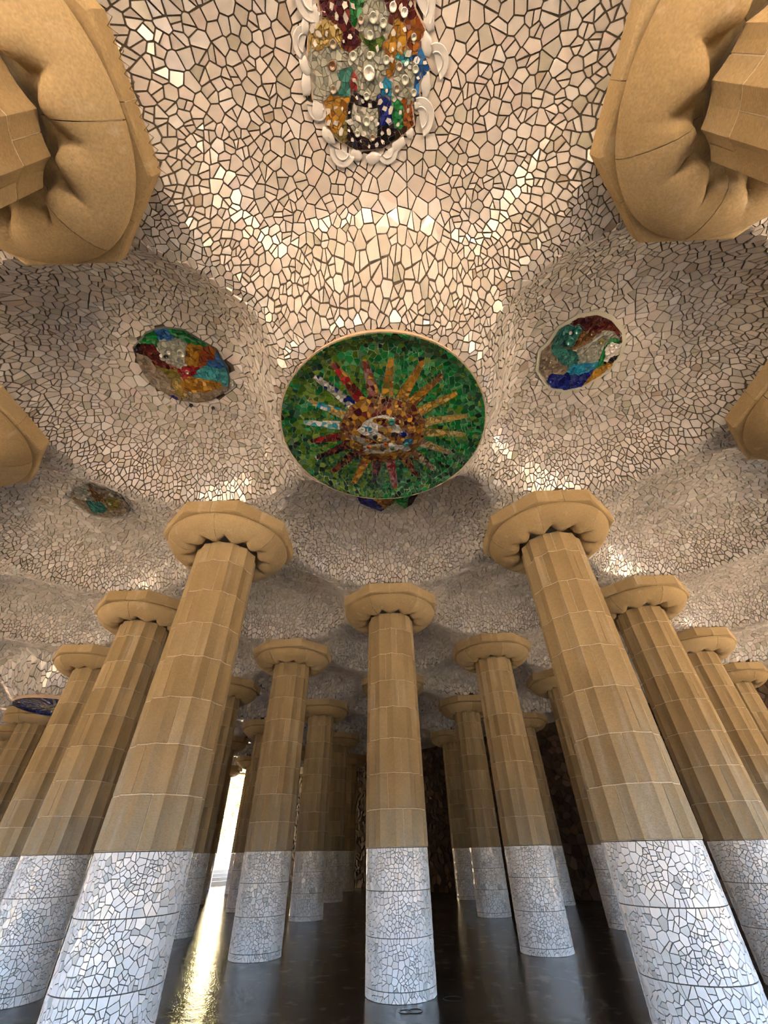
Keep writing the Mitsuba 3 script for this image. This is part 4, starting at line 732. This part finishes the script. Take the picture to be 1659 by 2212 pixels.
# ------------------------------------------------------------------ rosettes at the dome apexes
def sag_frame(c, lift):
    def frame(x, y):
        o, U, V, N = ceil_frame(x + c[0], y + c[1]); return o + lift * N, U, V, N
    return frame
def rosette(name):
    d = ROSETTES[name]; c = at(*d['bay']); g = np.random.default_rng(d['seed'])
    key = numbered('ceiling_rosette'); say(key, d['label'], 'rosette')
    out = rosette_outline(name); fr0 = sag_frame(c, 0.0)
    # mortar bed: the outline laid on the dome, two centimetres thick
    ring = np.array(out.buffer(0.05 if d['halo'] else .012, join_style=1).simplify(.006).exterior.coords)[:-1]
    mid_ = np.array(out.representative_point().coords[0]) if not out.contains(out.centroid) else np.array(out.centroid.coords[0])
    lv, n = [], len(ring)
    for s in (0.0, .25, .5, .75, 1.0):
        q = mid_ + (ring - mid_) * max(s, .001); o, U, V, N = fr0(q[:, 0], q[:, 1]); lv.append(o + .018 * N)
    o, U, V, N = fr0(ring[:, 0], ring[:, 1]); lv.append(o - .012 * N)
    v = np.vstack(lv); f = []
    for k in range(5):
        a_ = np.arange(n) + k * n; b_ = np.roll(np.arange(n), -1) + k * n; f.append(np.stack([a_, a_ + n, b_ + n, b_], -1))
    put(child(key, 'mortar_bed'), (v, np.vstack(f)), {'white': 'm_grout_rosette', 'halo': 'm_grout_halo'}.get(d['bed'], 'm_grout_base'), smooth=30)
    res, names = patchwork([(n_, q) for n_, q in d['patches'][1:]], d['size'], .5, d['seed'], d['field'], out, wave=True)
    t, col = tile_list(res, names, sag_frame(c, 0.018), 0.0021, 0.014, 0.006, d['seed'], 0.15)
    lay(key, t, col, 'm_glass_tile', 'glass_tile', 'small_glass_tiles', d['named'], 30)
    fr1 = sag_frame(c, 0.030)
    for x, y, r, n_ in d['knobs']: stick(key, 'bottle_base', knob(r, r * .75), fr1, x, y, 'm_glass_tile', np.array(GLASS[n_][0]) * .62, 0.0)
    # small white shards scattered over the coloured glass
    if d['chips']:
        tree = [(Polygon(q).buffer(-.015)) for n_, q in d['patches'][1:] if n_ not in ('clear', 'white', 'teal')]
        cu = shapely.union_all(tree); x0, y0, x1, y1 = cu.bounds; pol = []; pts_ = []
        for _ in range(4000):
            x, y = g.uniform(x0, x1), g.uniform(y0, y1)
            if len(pol) >= d['chips']: break
            if not cu.contains(Point(x, y)) or any(math.hypot(x - a_, y - b_) < .055 for a_, b_ in pts_): continue
            pts_.append((x, y)); k = int(g.integers(4, 7)); tt = np.sort(g.uniform(0, 2 * np.pi, k)); 
            tt = np.linspace(0, 2 * np.pi, k + 1)[:-1] + g.uniform(-.25, .25, k)
            r = g.uniform(.010, .026); el = g.uniform(1, 1.7); w = g.uniform(0, 3.1)
            px, py = r * el * np.cos(tt), r * np.sin(tt); pol.append(np.stack([x + px * math.cos(w) - py * math.sin(w), y + px * math.sin(w) + py * math.cos(w)], -1))
        tw = Tiles(pol, sag_frame(c, 0.028), 0.0005, 0.010, 0.01, d['seed'] + 9, tilt=.06, least_area=2e-5)
        for k in range(len(tw)): put(child(key, 'white_chip'), (tw.top[k], tw.tri[k]), 'm_glaze', colour=glass('white', g))
    # crockery round the rim: dished shards and broken plates
    if d['crockery']:
        L = out.exterior.length; s, k = 0.0, 0
        while s < L:
            size = g.uniform(*d['crockery']); p = np.array(out.exterior.interpolate(s).coords[0]); q = np.array(out.exterior.interpolate(s + .02).coords[0])
            tang = (q - p) / max(np.hypot(*(q - p)), 1e-6); nout = np.array([tang[1], -tang[0]])
            if out.contains(Point(*(p + nout * .02))): nout = -nout
            pc = p + nout * size * g.uniform(.25, .5)
            if k % 3 == 0:      # half of a plate, foot ring up
                R = size * .95; t_ = np.linspace(0, np.pi, 13) + math.atan2(nout[1], nout[0]) - np.pi / 2 + g.normal(0, .4)
                prof = [(.02, .012), (.45, .012), (.50, .020), (.56, .020), (.60, .010), (.92, .022), (1.0, .018), (1.0, .004)]
                mv = np.vstack([np.stack([R * a_ * np.cos(t_), R * a_ * np.sin(t_), t_ * 0 + h * (size / .1)], -1) for a_, h in prof]); nn = len(t_)
                mv = np.vstack([mv, mv * [1, 1, 0] + [0, 0, -.012]]); m_ = nn * len(prof)
                q4 = [[k_ * nn + c_, k_ * nn + c_ + 1, k_ * nn + nn + c_ + 1, k_ * nn + nn + c_] for k_ in range(len(prof) - 1) for c_ in range(nn - 1)]
                for c_ in (0, nn - 1): q4 += [[k_ * nn + c_, k_ * nn + nn + c_, k_ * nn + nn + c_ + m_, k_ * nn + c_ + m_] for k_ in range(len(prof) - 1)]
                q4 += [[c_, c_ + 1, c_ + 1 + m_, c_ + m_] for c_ in range(nn - 1)]
                mv, q4, nm = mv, np.array(q4), 'plate_piece'
            else:               # a curved, bevelled shard
                n_ = int(g.integers(5, 8)); t_ = np.linspace(0, 2 * np.pi, n_ + 1)[:-1] + g.uniform(-.2, .2, n_); rr = size * .5 * g.uniform(.8, 1.15, n_)
                ex, ey = np.cos(t_) * rr * g.uniform(.75, 1.0), np.sin(t_) * rr * g.uniform(1.0, 1.5)
                lx, ly = ex * nout[0] - ey * tang[0] * -1, ex * nout[1] + ey * tang[1]
                mv = np.vstack([np.stack([lx * a_, ly * a_, lx * 0 + h], -1) for a_, h in ((1, -.012), (1, .010), (.82, .020), (.45, .026), (.01, .028))])
                q4 = np.array([[k_ * n_ + c_, k_ * n_ + (c_ + 1) % n_, k_ * n_ + n_ + (c_ + 1) % n_, k_ * n_ + n_ + c_] for k_ in range(4) for c_ in range(n_)]); nm = 'crockery_shard'
            o, U, V, N = (z[0] for z in sag_frame(c, .006)(pc[:1], pc[1:])); U = U / np.linalg.norm(U); V = np.cross(-N, U)
            vv = o + mv[:, :1] * U + mv[:, 1:2] * V + mv[:, 2:] * N
            put(child(key, nm), trimesh.Trimesh(vv, np.vstack([q4[:, [0, 1, 2]], q4[:, [0, 2, 3]]]), process=False), 'm_glaze', smooth=True, colour=np.array((.40, .385, .365)) * d.get('white', 1.0) * g.uniform(.93, 1.03))
            s += size * g.uniform(.85, 1.2); k += 1
for name in ROSETTES: rosette(name)

# ------------------------------------------------------------------ bird spikes on the near left capital
sp = []
e0, e1 = np.array([1.035, -.43]), np.array([1.035, .43])
c0 = at(-1, -1)
t = np.linspace(0, 1, 24); zig = []
for k, s in enumerate(t):
    b_ = c0 + e0 + (e1 - e0) * s
    zig.append([b_[0] + (0.004 if k % 2 == 0 else .075), b_[1], 5.90 if k % 2 == 0 else 5.86])
tubes = [trimesh.creation.cylinder(0.0022, segment=[zig[k], zig[k + 1]], sections=5) for k in range(len(zig) - 1)]
say(put('bird_spikes', trimesh.util.concatenate(tubes), 'm_wire'), 'thin zigzag wire spikes along the edge of the near left capital', 'bird spikes')

# ------------------------------------------------------------------ rubble wall along the back right, and what lies outside at the far left
def rubble(key, p0, p1, z0, z1, size, named, seed, tones, depth):
    """A wall from p0 to p1 with rough stones standing out of its mortar face; its stones face left of the direction p0 -> p1."""
    p0, p1 = np.asarray(p0), np.asarray(p1); L = np.hypot(*(p1 - p0)); d = (p1 - p0) / L; nv = np.array([-d[1], d[0]]); g = np.random.default_rng(seed)
    c = [p0, p1, p1 - nv * .5, p0 - nv * .5]
    put(key, prism(c, z0, z1), 'm_grout')
    lim = (0, z0, L, z1); n = int(L * (z1 - z0) / size ** 2)
    p = relax(np.stack([g.uniform(0, L, n), g.uniform(z0, z1, n)], -1), lim, 2)
    pol = shards(cells(p, lim), .25, seed + 1)
    def frame(x, z):
        one, zero = np.ones_like(x), np.zeros_like(x)
        o = np.stack([p0[0] + d[0] * x, p0[1] + d[1] * x, z], -1)
        return o, np.stack([d[0] * one, d[1] * one, zero], -1), np.stack([zero, zero, one], -1), np.stack([nv[0] * one, nv[1] * one, zero], -1)
    t = Tiles(pol, frame, .014, depth, .03, seed + 2, tilt=.22)
    tn = np.array(tones); col = tn[g.integers(len(tn), size=len(t))] * g.uniform(.8, 1.15, (len(t), 1))
    lay(key, t, col, 'm_rough', 'stone', 'small_stones', named, 30)
w0, w1 = from_ab(A1, B0 - .1), from_ab(A1, B1 + .05)
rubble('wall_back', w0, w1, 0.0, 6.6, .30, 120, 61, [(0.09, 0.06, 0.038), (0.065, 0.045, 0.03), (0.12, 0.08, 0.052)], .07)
say('wall_back', 'dark rubble stone wall behind the far columns', kind='structure')
s0 = from_ab(3.0, B1 + .55); axis = (from_ab(3, 9) - from_ab(3, 8)); axis /= np.hypot(*axis); crossd = np.array([axis[1], -axis[0]])
p0, p1 = from_ab(-3.3, 8.4), from_ab(-3.3, 2.2)
rubble('added_wall_left', p0, p1, -.06, 7.0, .55, 0, 81, [(0.09, 0.06, 0.038), (0.065, 0.045, 0.03), (0.12, 0.08, 0.052)], .07)  # unseen wall, added to keep side light off the deep columns
say('added_wall_left', 'unseen rubble wall added outside along the left of the hall to keep light out', kind='structure')
p0, p1 = from_ab(2.6, 8.1), from_ab(-3.3, 8.1)
rubble('added_wall_end', p0, p1, -.06, 7.0, .55, 0, 82, [(0.09, 0.06, 0.038), (0.065, 0.045, 0.03), (0.12, 0.08, 0.052)], .07)  # added wall, narrows the light entering at the far left end
say('added_wall_end', 'rubble wall added outside the far left end of the hall to narrow its light', kind='structure')
key = numbered('stone_steps'); say(key, 'low pale stone steps in the sunlight at the far left opening', 'steps')
for k in range(4):
    q = s0 + axis * .42 * k
    put(child(key, 'step'), prism([q - crossd * 3.1, q + crossd * 4.5, q + crossd * 4.5 + axis * .48, q - crossd * 3.1 + axis * .48], -.06, .18 * (k + 1)), 'm_ground')
g0 = s0 + axis * 3.2
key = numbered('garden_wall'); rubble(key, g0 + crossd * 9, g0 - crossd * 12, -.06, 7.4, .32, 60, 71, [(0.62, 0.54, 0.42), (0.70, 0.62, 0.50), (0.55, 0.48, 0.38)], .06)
say(key, 'sunlit pale rubble garden wall outside the far left opening', 'wall')
gl = np.random.default_rng(5); nl = 9000
c = g0[None] + crossd * gl.uniform(-12, 9, (nl, 1)) + axis * gl.normal(.35, .45, (nl, 1)); z = 2.6 + 6.0 * gl.random(nl) ** 0.9
hang = z < 7.4; c[hang] = (g0 + axis * -.16)[None] + crossd * gl.uniform(-12, 9, (hang.sum(), 1)) - axis * np.abs(gl.normal(0, .10, (hang.sum(), 1)))
keepl = ~hang | (gl.random(nl) < .55); c, z = c[keepl], z[keepl]; nl = len(z)
u = gl.normal(size=(nl, 3)); u /= np.linalg.norm(u, axis=1, keepdims=True); w = np.cross(u, gl.normal(size=(nl, 3))); w /= np.linalg.norm(w, axis=1, keepdims=True)
o = np.column_stack([c, z]); ln = gl.uniform(.10, .2, (nl, 1)); wd = ln * .38
v = np.stack([o - u * ln, o + w * wd, o + u * ln, o - w * wd], 1).reshape(-1, 3); f = (np.arange(nl)[:, None] * 4 + [0, 1, 2, 3])
lc = np.array([(0.30, 0.36, 0.06), (0.40, 0.40, 0.08), (0.20, 0.28, 0.06), (0.46, 0.42, 0.14)])[gl.integers(4, size=nl)]
key = put(numbered('climbing_shrubs'), (v, f), 'm_leaf', colour=np.repeat(lc, 4, 0)); say(key, 'yellow-green climbing leaves on and above the sunlit garden wall', 'shrubs', kind='stuff')
